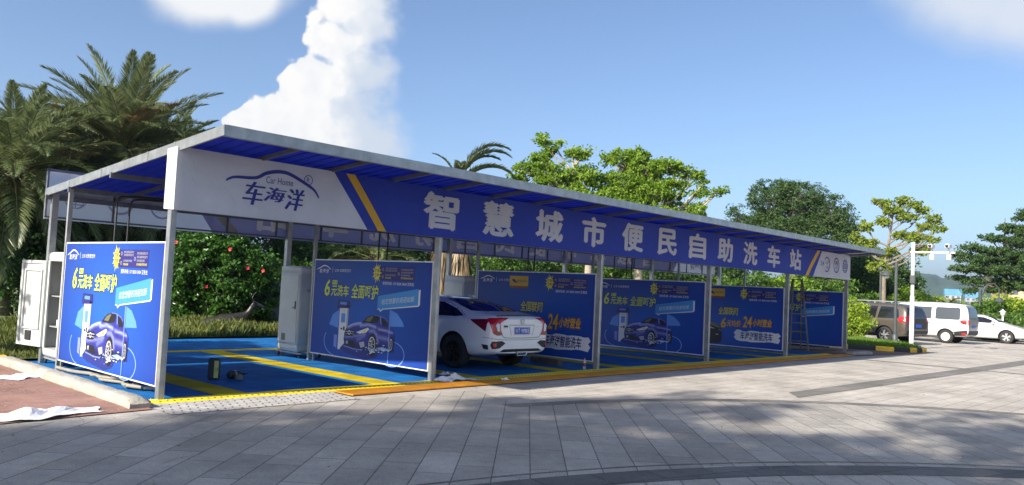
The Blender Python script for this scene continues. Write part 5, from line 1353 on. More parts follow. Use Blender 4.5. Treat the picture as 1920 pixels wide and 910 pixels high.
def tree(name, label, base, th, tr_, blobs, ncl, per, rcl, leaf, m, seed, bark=None, cat='tree', group=None, asp=.42, limbs=True, shell=.55, twig=.35, bare=0, lean=(0, 0)):
    """blobs are world-space ellipsoids"""
    rs = np.random.default_rng(seed); base = Vector(base); t = thing(name, label, cat, base, group=group)
    bl = [(b[0]-base.x, b[1]-base.y, b[2]-base.z, b[3], b[4], b[5]) for b in blobs]
    cc, P = cluster_pts(bl, ncl, per, rcl, rs, shell)
    Vv, Fq = leaf_quads(P, leaf, rs, asp=asp); 
    if limbs:
        o = MB(); top = Vector((lean[0], lean[1], th)); r = random.Random(seed)
        o.tube([(0, 0, -.1), (lean[0]*.3+r.uniform(-.05, .05), lean[1]*.3, th*.4), tuple(top)], [tr_*1.25, tr_, tr_*.8], 10)
        hi_ = max(b[2] for b in bl); cx_ = sum(b[0] for b in bl)/len(bl); cy_ = sum(b[1] for b in bl)/len(bl); lead = Vector((cx_*.6, cy_*.6, max(hi_-.3, th+.2)))
        o.tube([tuple(top), tuple(top.lerp(lead, .5)+Vector((r.uniform(-.12, .12), r.uniform(-.12, .12), 0))), tuple(lead)], [tr_*.8, tr_*.5, .02], 8)
        for b in bl:
            c = Vector(b[:3]); hd = math.hypot(c.x-cx_*.4, c.y-cy_*.4); f_ = min(1, max(0, (c.z-hd*.75-th)/max(.1, lead.z-th)))*.9; s0 = top.lerp(lead, f_)
            mid = s0.lerp(c, .5)+Vector((r.uniform(-.2, .2), r.uniform(-.2, .2), -.12*hd))
            pts = smooth_line([s0, mid, c+Vector((0, 0, b[5]*.2))], 3); o.tube([tuple(q) for q in pts], [tr_*(.42-.22*f_)*(1-i/len(pts))+.012 for i in range(len(pts))], 6)
            near = [Vector(q) for q in cc if (Vector(q)-c).length < max(b[3:6])*1.05]; r.shuffle(near)
            for q in near[:int(len(near)*twig)]:
                s_ = pts[r.randrange(len(pts)//2, len(pts))]; o.tube([tuple(s_), tuple(s_.lerp(q, .55)+Vector((0, 0, .08))), tuple(q)], [.018, .012, .005], 4, cap=False)
        o.build('trunk', bark or M_bark, t)
    mesh_np('crown', Vv, Fq, m, t)
    return t
def vb(x, y, d, rx, rz, ry=None, dd=0.0):
    p = at(x, y, d+dd); return (p.x, p.y, p.z, rx, ry or rx, rz)

# --- palms
def palm(name, label, base, th, L, nf, seed, custom=None, e_hi=82, e_lo=-35, tr_=.24, dead=6, fruit=True, nl=62, old=8, trunk_m=None, w=.05):
    rs = np.random.default_rng(seed); r = random.Random(seed); t = thing(name, label, 'palm', base, group=None)
    o = MB(); H_ = th; prof = []
    for i in range(int(H_/.09)+1):
        z = i*.09; q = tr_*(1.15-.25*z/H_); prof += [(q*1.10, z), (q*.93, z+.06)]
    o.lathe(prof, n=14); 
    for i in range(60):
        a = r.uniform(0, 6.28); z = r.uniform(.35, 1)*H_; q = tr_*(1.1-.2*z/H_); o.bar((q*.9*math.cos(a), q*.9*math.sin(a), z), (q*1.5*math.cos(a), q*1.5*math.sin(a), z+.16), .07, .03)
    o.build('trunk', trunk_m or M_bark, t)
    def fronds(nm, lst, m, Lk=1.0):
        VV = []; RB = MB()
        for (az, el, ln, dr) in lst:
            d = Vector((math.cos(az), math.sin(az), 0)); side = Vector((-d.y, d.x, 0)); p = Vector((d.x*.12, d.y*.12, H_-.05+r.uniform(-.15, .15))); n = 26; pts = [p.copy()]; dirs = []
            for i in range(n):
                q = i/n; a = el-dr*(q**1.35); v = d*math.cos(a)+Vector((0, 0, math.sin(a))); dirs.append(v); p = p+v*(ln/n); pts.append(p.copy())
            dirs.append(dirs[-1]); RB.tube([tuple(q) for q in pts[::2]], [.028*(1-.85*i/(n/2))+.003 for i in range(len(pts[::2]))], 4)
            for k in range(nl):
                q = .16+.84*k/(nl-1); i = min(int(q*n), n-1); b = pts[i].lerp(pts[i+1], q*n-i); v = dirs[i]; up = side.cross(v).normalized()
                if up.z < 0 and abs(v.z) < .9: up = -up
                ll = ln*.19*(math.sin(math.pi*(q*.86+.12))**.7)*r.uniform(.85, 1.12)+.03
                for s in (-1, 1):
                    vv_ = (v*(.62+.35*q)+side*s*(.85-.45*q)+up*r.uniform(.05, .42)).normalized(); tip = b+vv_*ll+Vector((0, 0, -ll*r.uniform(.05, .22))); m1 = b+vv_*ll*.45
                    wv_ = vv_.cross(up).normalized()*w*.5
                    VV += [b-wv_*.4, m1-wv_, tip, m1+wv_]
        A = np.array([tuple(q) for q in VV]); c = mesh_np(nm, A, np.arange(len(A)).reshape(-1, 4), m, t)
        RB.build('leaf_stalks', M_stalk, c); return c
    lst = []
    for i in range(nf):
        f = (i+.5)/nf; el = rad(e_hi+(e_lo-e_hi)*f**1.05+r.uniform(-7, 7)); az = i*2.39996+r.uniform(-.2, .2)
        lst.append((az, el, L*r.uniform(.88, 1.08)*(1.0 if el < .6 else .92), rad(r.uniform(30, 55) if el > .9 else r.uniform(48, 75) if el > .4 else r.uniform(35, 60))))
    fronds('fronds', custom or lst, G_palm)
    if dead: fronds('dead_fronds', [(r.uniform(0, 6.28), rad(r.uniform(15, 60)), L*r.uniform(.7, .9), rad(r.uniform(35, 60))) for _ in range(dead)], G_dead)
    if old: fronds('old_fronds', [(r.uniform(0, 6.28), rad(r.uniform(-60, -25)), L*r.uniform(.7, .95), rad(r.uniform(15, 40))) for _ in range(old)], G_palmy)
    if fruit:
        o = MB()
        for k in range(7):
            a = r.uniform(0, 6.28); c = Vector((.55*math.cos(a), .55*math.sin(a), H_-.45))
            for j in range(26):
                q = c+Vector((r.gauss(0, .16), r.gauss(0, .16), -abs(r.gauss(0, .2)))); o.lathe([(0, -.03), (.02, -.015), (.02, .015), (0, .03)], tuple(q), n=5)
            o.tube([(0, 0, H_-.1), tuple(c)], .015, 5)
        o.build('fruit', M_fruit, t)
    return t
M_stalk = mat('palm_stalk', (.16, .17, .06), .6, var=.2); M_fruit = mat('palm_fruit', (.55, .20, .03), .6, var=.3)
p1 = gpt(212, 31); palm('date_palm', 'tallest date palm, with brown fronds, behind the left end of the canopy', (p1.x, p1.y, .05), 5.7, 3.85, 104, 21, dead=6, e_lo=-60, nl=112, old=14, w=.038)
p0 = gpt(6, 29); palm('date_palm', 'date palm cut off by the left edge of the picture', (p0.x, p0.y, .05), 4.3, 3.5, 96, 5, dead=1, e_lo=-60, old=12, nl=100, w=.038)
p3 = gpt(105, 35); palm('date_palm', 'date palm half hidden between the two larger palms on the left', (p3.x, p3.y, .05), 4.6, 3.6, 90, 9, dead=2, e_lo=-60, old=12, nl=96, w=.042)
p7 = gpt(60, 38); palm('date_palm', 'date palm in the second row, its crown filling the gap between the two left palms', (p7.x, p7.y, .05), 5.6, 3.6, 84, 44, dead=2, e_lo=-60, old=10, nl=96, w=.05)
p8 = gpt(290, 40); palm('date_palm', 'date palm in the second row, just right of the tallest palm', (p8.x, p8.y, .05), 6.0, 3.8, 84, 45, dead=3, e_lo=-60, old=10, nl=96, w=.05)
p4 = gpt(325, 36); palm('date_palm', 'low date palm behind the red flowered bush', (p4.x, p4.y, .05), 5.0, 3.4, 80, 12, dead=1, e_lo=-60, fruit=False)
p2 = gpt(848, 34); palm('date_palm', 'slim palm whose two curved tips show above the middle of the canopy roof', (p2.x, p2.y, .05), 6.0, 2.9, 20, 31, dead=0, old=0, fruit=False, nl=84, tr_=.13, w=.085, custom=[(rad(-47), rad(80), 2.9, rad(112)), (rad(-58), rad(72), 2.8, rad(112)), (rad(-36), rad(50), 2.6, rad(95)), (rad(-62), rad(42), 2.4, rad(85)), (rad(-20), rad(66), 2.3, rad(90)), (rad(128), rad(70), 1.5, rad(60)), (rad(40), rad(45), 2.0, rad(70)), (rad(-130), rad(40), 2.0, rad(80)), (rad(150), rad(25), 1.8, rad(60))])
p5 = gpt(700, 33); palm('date_palm', 'bushy palm seen under the rear sign left of the white car', (p5.x, p5.y, .05), 2.6, 2.4, 44, 14, dead=2, e_lo=-40, fruit=False)
for k, (px_, d) in enumerate(((862, 30.5), (828, 31.5))):
    b = gpt(px_, d); t = thing('dead_palm_trunk', ['ragged dead palm trunk with hanging brown fronds seen over the cabinet by the white car', 'dead palm trunk half hidden by the second front post'][k], 'palm', (b.x, b.y, .05))
    o = MB(); o.tube([(0, 0, 0), (.05, 0, 2.0), (.0, 0, 4.0)], [.28, .25, .2], 10); o.build('trunk', M_bark, t)
    rs = np.random.default_rng(40+k); n = 420; a = rs.uniform(0, 6.28, n); z = rs.uniform(1.2, 4.0, n); q = np.stack([.25*np.cos(a), .25*np.sin(a), z], 1)
    ln = rs.uniform(.5, 1.3, n); dv = np.stack([np.cos(a)*.32, np.sin(a)*.32, -np.ones(n)], 1); sd = np.stack([-np.sin(a), np.cos(a), 0*a], 1)*.035
    tip = q+dv*ln[:, None]; V_ = np.stack([q-sd, (q+tip)/2-sd, tip, (q+tip)/2+sd], 1).reshape(-1, 3)
    mesh_np('dead_fronds', V_, np.arange(n*4).reshape(-1, 4), G_dead, t)

# --- hibiscus with red flowers
hb = gpt(408, 25); 
bl = [vb(405, 520, 25, 1.35, 1.15), vb(365, 500, 25, .9, .95), vb(450, 505, 25, 1.0, 1.0), vb(400, 460, 25, .8, .6), vb(440, 575, 25, .9, .8), vb(370, 580, 25, .8, .8), vb(340, 540, 25, .55, .7), vb(488, 560, 25, .55, .7)]
hib = tree('hibiscus_bush', 'large glossy green bush with scattered red flowers seen through the empty leftmost bay', (hb.x, hb.y, .06), .7, .09, bl, 800, 24, .27, .14, G_hib, 3, cat='bush', asp=.62, shell=.5)
M_petal = mat('red_petal', (.50, .04, .035), .5, var=.2); rs = random.Random(8)
for (x, y) in ((432, 468), (464, 503), (386, 538), (330, 455), (494, 508)):
    q = at(x, y, 23.95)-Vector((hb.x, hb.y, .06)); o = MB(); n_ = (Vector((-.5, -.6, .25))+Vector((rs.uniform(-.4, .4), rs.uniform(-.4, .4), rs.uniform(-.2, .3)))).normalized()
    a = n_.cross(Vector((0, 0, 1))).normalized(); b = n_.cross(a)
    for k in range(5):
        t_ = 2*math.pi*k/5; d = a*math.cos(t_)+b*math.sin(t_); e = a*math.cos(t_+.55)+b*math.sin(t_+.55); f = a*math.cos(t_-.55)+b*math.sin(t_-.55)
        o.add([q, q+e*.045+n_*.015, q+d*.062+n_*.027, q+f*.045+n_*.015], [(0, 1, 2, 3)])
    o.tube([tuple(q), tuple(q+n_*.07)], .006, 5); o.build('flower', M_petal, hib)
# --- the two bright trees above the middle of the roof
b1 = gpt(1102, 36); bl = [vb(1018, 262, 36, .32, .40), vb(1040, 275, 36, .45, .28), vb(1085, 290, 36, .55, .28), vb(1100, 285, 36, .25, .2), vb(1012, 300, 36, .6, .45), vb(985, 318, 36, .55, .32), vb(972, 335, 36, .4, .28), vb(1035, 330, 36, 1.0, .55), vb(1095, 335, 36, .9, .55), vb(1000, 365, 36, 1.0, .5), vb(1070, 375, 36, 1.5, .6), vb(1000, 400, 36, .9, .5), vb(1085, 415, 36, 1.5, .7, dd=-.6), vb(1060, 440, 36, 1.2, .8, dd=1)]
tree('broadleaf_tree', 'bright tree with a raised tip, left of the pair above the roof', (b1.x, b1.y, .05), 2.9, .20, bl, 900, 30, .28, .175, G_bright, 11, M_barkp, asp=.5, shell=.35, group='bright trees behind the canopy')
b2 = gpt(1196, 37); bl = [vb(1140, 298, 37, .35, .3), vb(1165, 300, 37, .75, .45), vb(1200, 292, 37, .45, .35), vb(1205, 315, 37, 1.0, .55), vb(1250, 312, 37, .8, .35), vb(1290, 322, 37, .6, .28), vb(1312, 330, 37, .35, .22), vb(1318, 348, 37, .25, .2), vb(1265, 345, 37, .6, .35), vb(1310, 362, 37, .35, .25), vb(1345, 360, 37, .28, .2), vb(1355, 355, 37, .15, .15), vb(1170, 350, 37, 1.2, .8), vb(1225, 365, 37, 1.3, .7), vb(1290, 395, 37, .9, .4), vb(1150, 385, 37, 1.2, .8, dd=-.8), vb(1230, 415, 37, 1.5, .6, dd=-.8), vb(1300, 428, 37, 1.2, .4, dd=-1), vb(1345, 440, 37, .7, .35)]
tree('broadleaf_tree', 'bright tree with branches spreading right, right of the pair above the roof', (b2.x, b2.y, .05), 3.1, .24, bl, 980, 30, .29, .175, G_bright, 13, M_barkp, asp=.5, shell=.35, group='bright trees behind the canopy')
# --- dense darker tree
b3 = gpt(1490, 47); bl = [vb(1440, 375, 47, 1.25, 1.1), vb(1500, 372, 47, 1.4, 1.1), vb(1550, 400, 47, 1.3, 1.1), vb(1460, 430, 47, 1.9, 1.3), vb(1530, 440, 47, 1.9, 1.3), vb(1585, 430, 47, .8, .8), vb(1415, 425, 47, .9, .9), vb(1470, 348, 47, .5, .4), vb(1382, 405, 47, .5, .7), vb(1375, 430, 47, .7, .6)]
tree('evergreen_tree', 'dense dark green tree rising above the right half of the roof', (b3.x, b3.y, .05), 3.0, .28, bl, 1250, 34, .32, .16, G_darkt, 17, asp=.36, shell=.35)
# --- light open tree to the right of the canopy
b4 = gpt(1657, 46); bl = [vb(1690, 376, 46, .35, .22), vb(1655, 382, 46, .4, .22), vb(1672, 395, 46, .6, .22), vb(1712, 385, 46, .4, .22), vb(1730, 396, 46, .3, .2), vb(1640, 378, 46, .2, .15), vb(1700, 408, 46, .5, .2), vb(1655, 415, 46, .4, .22), vb(1750, 412, 46, .35, .2), vb(1735, 425, 46, .4, .2), vb(1765, 428, 46, .25, .18), vb(1715, 445, 46, .5, .22), vb(1745, 450, 46, .35, .2), vb(1690, 440, 46, .4, .22), vb(1730, 470, 46, .5, .25), vb(1625, 425, 46, .35, .3), vb(1608, 450, 46, .4, .35), vb(1630, 462, 46, .5, .35), vb(1665, 475, 46, .5, .25), vb(1650, 500, 46, .6, .35)]
tree('broadleaf_tree', 'thin open tree with yellowish leaves standing behind the right end of the canopy', (b4.x, b4.y, .1), 3.4, .125, bl, 380, 20, .25, .18, G_yel, 19, M_barkb, asp=.55, shell=.2, twig=.6)
# --- layered tree at the right edge
b5 = gpt(1886, 60); bl = [vb(1915, 408, 60, .5, .22), vb(1955, 400, 60, 1.6, .5), vb(1885, 428, 60, .75, .22), vb(1935, 432, 60, 1.6, .35), vb(1858, 447, 60, .9, .25), vb(1915, 455, 60, 1.6, .3), vb(1825, 465, 60, .9, .25), vb(1875, 472, 60, 1.4, .3), vb(1970, 450, 60, 2.0, .6), vb(1800, 478, 60, .8, .2), vb(1840, 488, 60, 1.4, .3), vb(1930, 485, 60, 2.0, .4), vb(1815, 503, 60, 1.2, .28), vb(1880, 508, 60, 1.8, .35), vb(1795, 520, 60, .6, .2), vb(1835, 528, 60, 1.1, .25), vb(1900, 530, 60, 1.5, .3), vb(1815, 545, 60, .6, .18), vb(1870, 545, 60, .8, .2), vb(1965, 505, 60, 2.4, .7), vb(1950, 540, 60, 1.8, .4)]
tree('layered_tree', 'tree with flat dark layers of foliage reaching in from the right edge', (b5.x, b5.y, 0), 3.2, .17, bl, 1500, 30, .32, .20, G_darkt, 23, asp=.42, shell=.1, twig=.05)
# --- trees and bushes that close the view behind the bays
def bush(name, label, px_, d, wdt, z0, z1, m, seed, leaf=.16, ncl=130, per=17, cat='bush', group=None, asp=.5, trunk=True, wd=None):
    b = gpt(px_, d, .05); rs = random.Random(seed); bl = []
    nb = 6
    for k in range(nb):
        a = rs.uniform(0, 6.28); q = rs.uniform(.15, .62)*wdt/2; h = (z1-z0)
        zc = z0+h*(.3+.5*rs.random()); bl.append((b.x+q*math.cos(a), b.y+q*math.sin(a), zc, wdt*.30, wdt*.30, h*.30))
    bl.append((b.x, b.y, z0+h*.48, wdt*.36, wdt*.36, h*.48))
    return tree(name, label, (b.x, b.y, .05), max(.3, z0+.35*h), .05+.02*h, bl, ncl, per, .11*wdt+.08, leaf, m, seed, cat=cat, asp=asp, shell=.5, group=group, twig=.12)
bk = [  # x, distance, width, bottom, top, leaf, kind
 (20, 29, 4.2, .2, 3.6, G_dark), (110, 31, 4.0, .2, 3.4, G_dark), (190, 30, 3.6, .1, 2.6, G_dark), (260, 31, 4.0, .2, 3.6, G_dark), (330, 33, 4.4, .4, 4.6, G_dark), (545, 31, 3.2, .1, 2.2, G_mid), (505, 37, 4.6, .4, 4.4, G_dark), (580, 40, 5, .4, 5.0, G_mid), (655, 42, 5, .4, 5.0, G_mid), (770, 42, 5, .4, 5.0, G_dark),
 (905, 38, 4.2, .1, 3.6, G_mid), (960, 41, 4.4, .2, 4.2, G_dark), (1020, 42, 4.4, .2, 3.8, G_mid), (1085, 46, 5, .2, 4.6, G_dark), (1150, 45, 5, .2, 3.8, G_mid), (1225, 46, 5, .2, 3.7, G_dark), (1290, 48, 5, .2, 3.6, G_mid), (1355, 50, 5, .2, 4.2, G_dark), (1420, 46, 4.2, .2, 3.3, G_mid), (1470, 44, 3.6, .1, 2.9, G_bright), (1535, 47, 4.2, .1, 3.4, G_mid), (1590, 52, 4.6, .3, 4.6, G_dark), (1640, 56, 5, .3, 5.2, G_dark), (1690, 58, 4.2, .3, 4.4, G_dark), (1668, 64, 4, .3, 4.2, G_dark)]
names_ = ['left of the tall palm', 'under the small palm', 'behind the open cabinet', 'below the tall palm', 'behind the red flowered bush']
for i, (x, d, w_, z0, z1, m) in enumerate(bk):
    big = z1 > 3.3
    kind = {id(G_dark): 'dark green', id(G_mid): 'mid green', id(G_bright): 'bright green'}[id(m)]
    side = ('behind the left end of the canopy' if x < 500 else 'seen under the rear sign left of the white car' if x < 830 else 'seen over the boards right of the white car' if x < 1240 else 'seen over the slogan board and ladder' if x < 1560 else 'behind the right end of the canopy')
    bush('background_tree' if big else 'background_shrub', f'{kind} leafy {"tree" if big else "shrub"} {side}', x, d, w_, z0, z1, m, 100+i, leaf=.17 if d < 40 else .21, ncl=300, per=36, cat='tree' if big else 'bush', group='greenery behind the canopy')
# bright hedge bushes right of the canopy and round the car park
hz_ = [(1604, 37.5, 1.8, .1, 1.9, G_lime, 'lime green round bush at the right end of the canopy, touching the brown estate'), (1590, 41, 2.2, .1, 2.2, G_mid, 'shaggy olive bush just behind the lime green bush'), (1625, 50, 3, .2, 2.6, G_mid, 'loose bush under the thin yellowish tree'),
  (1760, 58, 3, .1, 2.5, G_lime, 'yellow green bush seen over the white minivan'), (1700, 52, 3.2, .1, 2.5, G_bright, 'bright bush seen over the roof rails of the brown estate'), (1835, 56, 3.6, .1, 2.0, G_mid, 'hedge bush behind the white saloon roof'), (1868, 57, 3.4, .1, 2.2, G_bright, 'hedge bush behind the white lantern post'), (1905, 58, 3.8, .1, 2.5, G_lime, 'tall yellow green hedge bush at the right edge'), (1940, 56, 3.6, .1, 2.3, G_mid, 'hedge bush cut by the right edge'), (1795, 60, 3.2, .1, 1.9, G_mid, 'low hedge bush behind the tail of the minivan'), (1885, 52.5, 3.4, .1, 1.35, G_mid, 'low hedge bush just behind the bonnet of the white saloon'), (1845, 53, 3.0, .1, 1.3, G_dark, 'dark low hedge bush right behind the white saloon')]
for i, (x, d, w_, z0, z1, m, lb) in enumerate(hz_): bush('hedge_bush', lb, x, d, w_, z0, z1, m, 200+i, leaf=.19 if d > 45 else .13, ncl=230, per=24)
# a dry topped little palm seen over the minivan
p6 = gpt(1772, 57); palm('small_palm', 'small pale palm with drooping dry leaves seen over the minivan roof', (p6.x, p6.y, .05), 1.75, 1.0, 22, 33, e_hi=60, e_lo=-30, dead=5, old=6, fruit=False, nl=30, tr_=.15, w=.05)
# --- trees left of the view whose shade falls across the forecourt; unseen ones added behind the camera dim the sky light
def shade_tree(label, x, y, zc, r_, seed, n=260, th=None):
    rs = random.Random(seed); bl = [(x, y, zc, r_*.6, r_*.6, r_*.42)]
    for k in range(11):
        a = 2*math.pi*k/11+rs.uniform(-.3, .3); q = r_*rs.uniform(.45, .95); bl.append((x+q*math.cos(a), y+q*math.sin(a), zc+rs.uniform(-.35, .35)*r_, r_*.33, r_*.33, r_*.24))
    tree('shade_tree', label, (x, y, 0), th or zc*.6, .22, bl, n, 20, .42, .26, G_mid, seed, asp=.5, shell=.2, twig=.2)
SHADE = [(-24.8, -2.9, 14.0, 2.9, 51, 400), (-20.6, -3.6, 14.0, 3.1, 52, 380), (-23.4, -6.8, 14.0, 3.7, 53, 560), (-19.6, -7.4, 14.2, 2.8, 54, 190), (-16.4, -3.3, 14.0, 1.5, 55, 40), (-14.6, -7.3, 13.6, 1.9, 56, 60),
  (-25.0, -11.5, 12.0, 4.0, 57, 220), (-4.5, 7.1, 4.7, 2.1, 58, 320), (2, -32, 8.0, 5.0, 62, 300), (20, -33, 8.0, 5.0, 64, 300), (-14, -30, 7.5, 5.0, 65, 300)]
SHL = ['tall roadside tree shading the pavement by the red bricks', 'tall roadside tree shading the middle of the forecourt', 'tall roadside tree shading the bottom left of the forecourt', 'tall roadside tree shading the bottom middle of the forecourt', 'thin roadside tree shading the bright paving in the middle', 'thin roadside tree shading the paving at the lower right',
  'spreading roadside tree left of the camera', 'small tree on the lawn left of the open cabinet, outside the view', 'unseen tree added behind the camera to dim the sky light, middle one', 'unseen tree added behind the camera to dim the sky light, right hand one', 'unseen tree added behind the camera to dim the sky light, left hand one']
for i, (x, y, zc, r_, sd, n) in enumerate(SHADE):
    shade_tree(SHL[i], x, y, zc, r_, sd, n)
# --- grass blades
def grass(name, regions, m, seed, hmin=.06, hmax=.22):
    rs = np.random.default_rng(seed); VV = []
    for (x0, y0, x1, y1, z, n, k) in regions:
        x = rs.uniform(x0, x1, n); y = rs.uniform(y0, y1, n); cl = np.sin(x*2.1+np.cos(y*1.7)*2)*np.cos(y*2.3)*.35+.75
        h = rs.uniform(hmin, hmax, n)*cl*k; a = rs.uniform(0, 6.28, n); ln = rs.uniform(.1, .6, n)*h; w = .008+h*.03
        p = np.stack([x, y, np.full(n, z)], 1); s = np.stack([np.cos(a), np.sin(a), 0*a], 1)*w[:, None]; b = rs.uniform(0, 6.28, n)
        t = p+np.stack([np.cos(b)*ln, np.sin(b)*ln, h], 1); m1 = p+np.stack([np.cos(b)*ln*.3, np.sin(b)*ln*.3, h*.6], 1)
        VV.append(np.stack([p-s, p+s, t, m1-s], 1).reshape(-1, 3))
    A = np.concatenate(VV); o = mesh_np(name, A, np.arange(len(A)).reshape(-1, 4), m); o['kind'] = 'stuff'; return o
G_grass = leafmat('grass_blade', [(.10, .13, .03), (.14, .18, .04), (.22, .22, .07), (.09, .13, .02)], .35)
G_lawn = leafmat('lawn_blade', [(.09, .19, .015), (.13, .25, .02), (.17, .28, .03)], .35)
grass('grass', [(1.5, 8.97, 9.5, 12.5, .06, 19000, 2.1), (-6, 5.1, 1.42, 9.5, .06, 17000, 1.25), (-3, 9, 2, 14, .06, 6000, 1.3), (9.5, 9.0, 24, 11, .06, 7000, 1.0)], G_grass, 5)
isl_pts = []
rs = np.random.default_rng(6); IP = isl[:8]+[(29.0, .2), (30.6, 2.0), (30.8, 6), (24.6, 6)]
def pin(x, y, O):
    c = False
    for i in range(len(O)):
        a, b = O[i], O[i-1]
        if (a[1] > y) != (b[1] > y) and x < (b[0]-a[0])*(y-a[1])/(b[1]-a[1])+a[0]: c = not c
    return c
pts = [(x, y) for x, y in zip(rs.uniform(24.5, 30.8, 26000), rs.uniform(-1.1, 6, 26000)) if pin(x, y, IP)]
n = len(pts); P = np.array([(x, y, .15) for x, y in pts]); a = rs.uniform(0, 6.28, n); h = rs.uniform(.05, .19, n); s = np.stack([np.cos(a), np.sin(a), 0*a], 1)*.012; b = rs.uniform(0, 6.28, n)
T = P+np.stack([np.cos(b)*h*.4, np.sin(b)*h*.4, h], 1)
A = np.stack([P-s, P+s, T, (P+T)/2-s], 1).reshape(-1, 3); o = mesh_np('grass', A, np.arange(n*4).reshape(-1, 4), G_lawn); o['kind'] = 'stuff'
# fallen leaves and crumbs on the paving
rs = np.random.default_rng(12); n = 900
x = rs.uniform(-6, 16, n); y = rs.uniform(-9, -.3, n); x[:260] = rs.uniform(-3.2, -.3, 260); y[:260] = rs.uniform(-.9, 4.6, 260)
P = np.stack([x, y, np.full(n, .024)], 1); Vv, Fq = leaf_quads(P, .035, rs, up=2.5, asp=.55); Vv[:, 2] = np.maximum(Vv[:, 2], .016)
G_lit = leafmat('litter', [(.20, .15, .09), (.34, .30, .24), (.11, .08, .05), (.5, .48, .44)], .0, .8)
o = mesh_np('leaf_litter', Vv, Fq, G_lit); o['kind'] = 'stuff'
# ================================================================ street furniture
M_polew = mat('white_pole_paint', (.70, .70, .69), .4, var=.05); M_poleg = mat('dark_pole_paint', (.055, .065, .065), .5, var=.2); M_lampg = mat('lamp_glass', (.62, .62, .58), .3, var=.05)
b = Vector((29.2, -.2, .15)); t = thing('camera_pole', 'white pole with two surveillance cameras on a side arm, standing on the grass island', 'camera pole', b)
o = MB(); o.tube([(0, 0, 0), (0, 0, 1.9)], .085, 16); o.tube([(0, 0, 1.9), (0, 0, 4.0)], .065, 16); o.lathe([(.10, 0), (.10, .02), (.0, .02)], n=16); o.build('pole', M_polew, t)
o = MB(); o.bar((0, .1, 3.62), (.25, -1.42, 3.62), .06); o.build('arm', M_polew, t)
for k, yy in enumerate((-.62, -1.22)):
    o = MB(); o.rbox((.10-.0, yy, 3.86), (.42, .16, .15), .03); o.bar((.13, yy, 3.62), (.13, yy, 3.82), .05); c = o.build('camera', M_polew, t)
    q = MB(); q.lathe([(0, -.02), (.055, -.02), (.06, .03), (0, .03)], (-.12, yy, 3.86), 'X', 16); q.build('lens', M_blackp, c)
    q = MB(); q.rbox((.13, yy-.02, 3.44), (.08, .16, .20), .02); q.bar((.13, yy, 3.5), (.13, yy, 3.62), .04); q.build('flash_box', M_polew, t)
o = MB(); o.rbox((-.08, -.03, 2.55), (.16, .20, .34), .03); o.build('control_box', M_poleg, t)
b = Vector((30.75, .9, .15)); t = thing('street_lamp', 'dark lamp post with a lantern hanging on its left side, standing on the grass island', 'street lamp', b)
o = MB(); o.tube([(0, 0, 0), (0, 0, 3.3)], .07, 12); o.lathe([(.12, 0), (.12, .3), (.07, .34)], n=12); o.build('pole', M_poleg, t)
o = MB(); o.tube([tuple(q) for q in smooth_line([(0, 0, 3.0), (.03, .2, 3.2), (.03, .36, 3.15), (.03, .4, 2.95)], 5)], .02, 6); o.build('arm', M_poleg, t)
o = MB(); o.lathe([(0, 2.98), (.05, 2.95), (.22, 2.78), (.24, 2.74), (.0, 2.74)], (.03, .4, 0), n=16); l = o.build('lantern', M_poleg, t)
o = MB(); o.lathe([(0, 2.60), (.09, 2.63), (.12, 2.74)], (.03, .4, 0), n=14); o.build('lamp_glass', M_lampg, l)
b = gpt(1651, 44, .1); t = thing('street_lamp', 'plain dark post between the canopy end and the thin tree trunk', 'street lamp', b)
o = MB(); o.tube([(0, 0, 0), (0, 0, 3.2)], .06, 10); o.build('pole', M_poleg, t)
o = MB(); o.lathe([(.02, 3.2), (.12, 3.25), (.12, 3.4), (0, 3.45)], n=12); o.build('lantern', M_poleg, t)
b = gpt(1838, 55, 0); t = thing('street_lamp', 'blue black lamp post with a hooked arm beyond the white saloon', 'street lamp', b)
o = MB(); o.tube([(0, 0, 0), (0, 0, 2.85)], .09, 12); o.build('pole', M_poleg, t)
rv_ = Vector((rr.x, rr.y, 0)).normalized()
o = MB(); o.tube([tuple(rv_*u_+Vector((0, 0, z_))) for u_, z_ in ((0, 2.5), (.15, 2.6), (.25, 2.95), (.5, 3.2), (.85, 3.2), (1.08, 2.95), (1.12, 2.6), (1.12, 2.4))], .045, 8); o.build('arm', M_poleg, t)
c = rv_*1.12; o = MB(); o.lathe([(0, 2.45), (.06, 2.42), (.32, 2.22), (.34, 2.16), (0, 2.16)], (c.x, c.y, 0), n=16); l = o.build('lantern', M_poleg, t)
o = MB(); o.lathe([(0, 1.98), (.12, 2.02), (.16, 2.16)], (c.x, c.y, 0), n=14); o.build('lamp_glass', M_lampg, l)
b = gpt(1881, 51, 0); t = thing('garden_lantern', 'short white lantern post at the hedge on the right', 'lantern', b)
o = MB(); o.tube([(0, 0, 0), (0, 0, 1.35)], .05, 12); o.build('pole', M_polew, t)
o = MB(); o.lathe([(.05, 1.35), (.11, 1.44), (.135, 1.58), (.0, 1.58)], n=8, sm=False); o.build('lamp_glass', M_lampg, t)
o = MB(); o.lathe([(.17, 1.58), (.16, 1.60), (.04, 1.70), (0, 1.75)], n=8, sm=False); o.build('cap', M_polew, t)
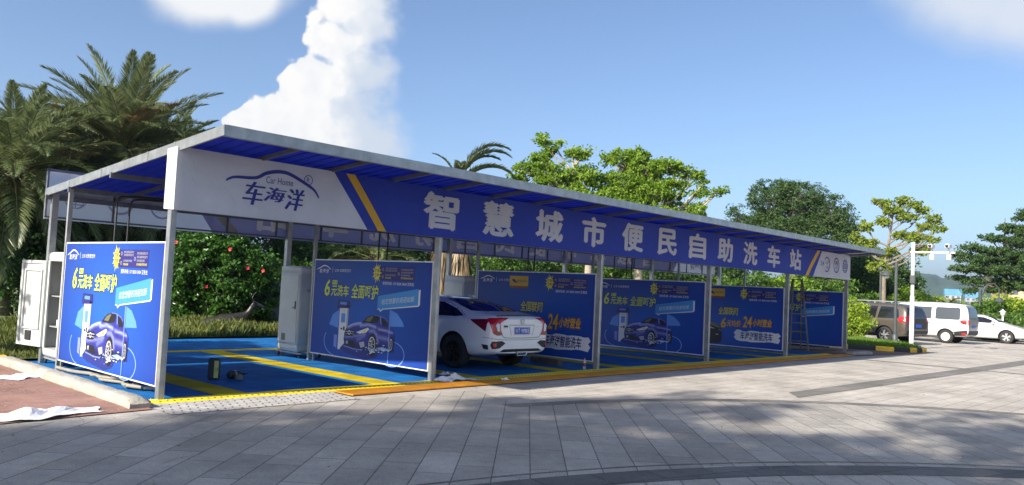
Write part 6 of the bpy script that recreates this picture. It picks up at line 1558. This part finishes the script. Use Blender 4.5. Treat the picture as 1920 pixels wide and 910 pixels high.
# ================================================================ far buildings
M_bw = mat('pale_wall', (.36, .37, .38), .8, var=.08, scale=.05); M_bb = mat('blue_netting', (.10, .30, .46), .7, var=.15, scale=.1); M_bg = mat('window_dark', (.10, .12, .15), .2, var=.2); M_bp = mat('peach_wall', (.62, .42, .26), .85, var=.08, scale=.2)
def tower(name, label, x, d, w_, h, top_h, m, mt, floors, cols):
    b = gpt(x, d, 0); t = thing(name, label, 'building', b, rz=-PAN-rad(22))
    o = MB(); o.box((0, 0, h/2), (w_, w_*.7, h)); o.build('wall', m, t)
    fh = h/floors; cw = w_/cols
    for f in range(floors):
        for c in range(cols):
            o = MB(); o.box((-w_/2+cw*(c+.5), -w_*.35-.06, fh*(f+.5)), (cw*.5, .16, fh*.55)); o.build('window', M_bg, t)
    if top_h:
        o = MB(); o.box((0, 0, h+top_h/2), (w_*1.06, w_*.76, top_h)); o.build('safety_net', mt, t)
    else:
        o = MB(); o.box((0, 0, h+.3), (w_*1.03, w_*.73, .6)); o.build('parapet', mt, t)
    return t
tower('tower_block', 'unfinished pale tower block with blue netting on top, left of the far pair', 1786, 620, 9.5, 10.5, 4, M_bw, M_bb, 4, 3)
tower('tower_block', 'unfinished pale tower block with blue netting on top, right of the far pair', 1824, 640, 9.5, 9.5, 4.5, M_bw, M_bb, 4, 3)
tower('low_block', 'low white and blue building between the bushes under the hill', 1860, 420, 6, 6.5, 0, M_bw, M_bw, 2, 4)
tower('low_block', 'low blue roofed building seen left of the layered tree trunk', 1802, 300, 3.6, 2.2, .5, M_bw, M_bb, 1, 4)
tower('apartment_house', 'peach coloured house with small windows behind the hedge at the right edge', 1915, 150, 7.4, 5.8, 0, M_bp, M_bp, 3, 2)

# ================================================================ haze
m = bpy.data.materials.new('haze_air'); m.use_nodes = True; t = m.node_tree; t.nodes.clear()
o_ = t.nodes.new('ShaderNodeOutputMaterial'); v = t.nodes.new('ShaderNodeVolumePrincipled')
v.inputs['Color'].default_value = (.55, .72, .98, 1); v.inputs['Density'].default_value = .00026; v.inputs['Anisotropy'].default_value = .3
t.links.new(v.outputs[0], o_.inputs['Volume'])
h = MB(); h.box((0, 0, 48.0), (5000, 5000, 98.2)); hz = h.build('haze', m); hz['kind'] = 'stuff'; hz.location = (0, 0, -0.0)
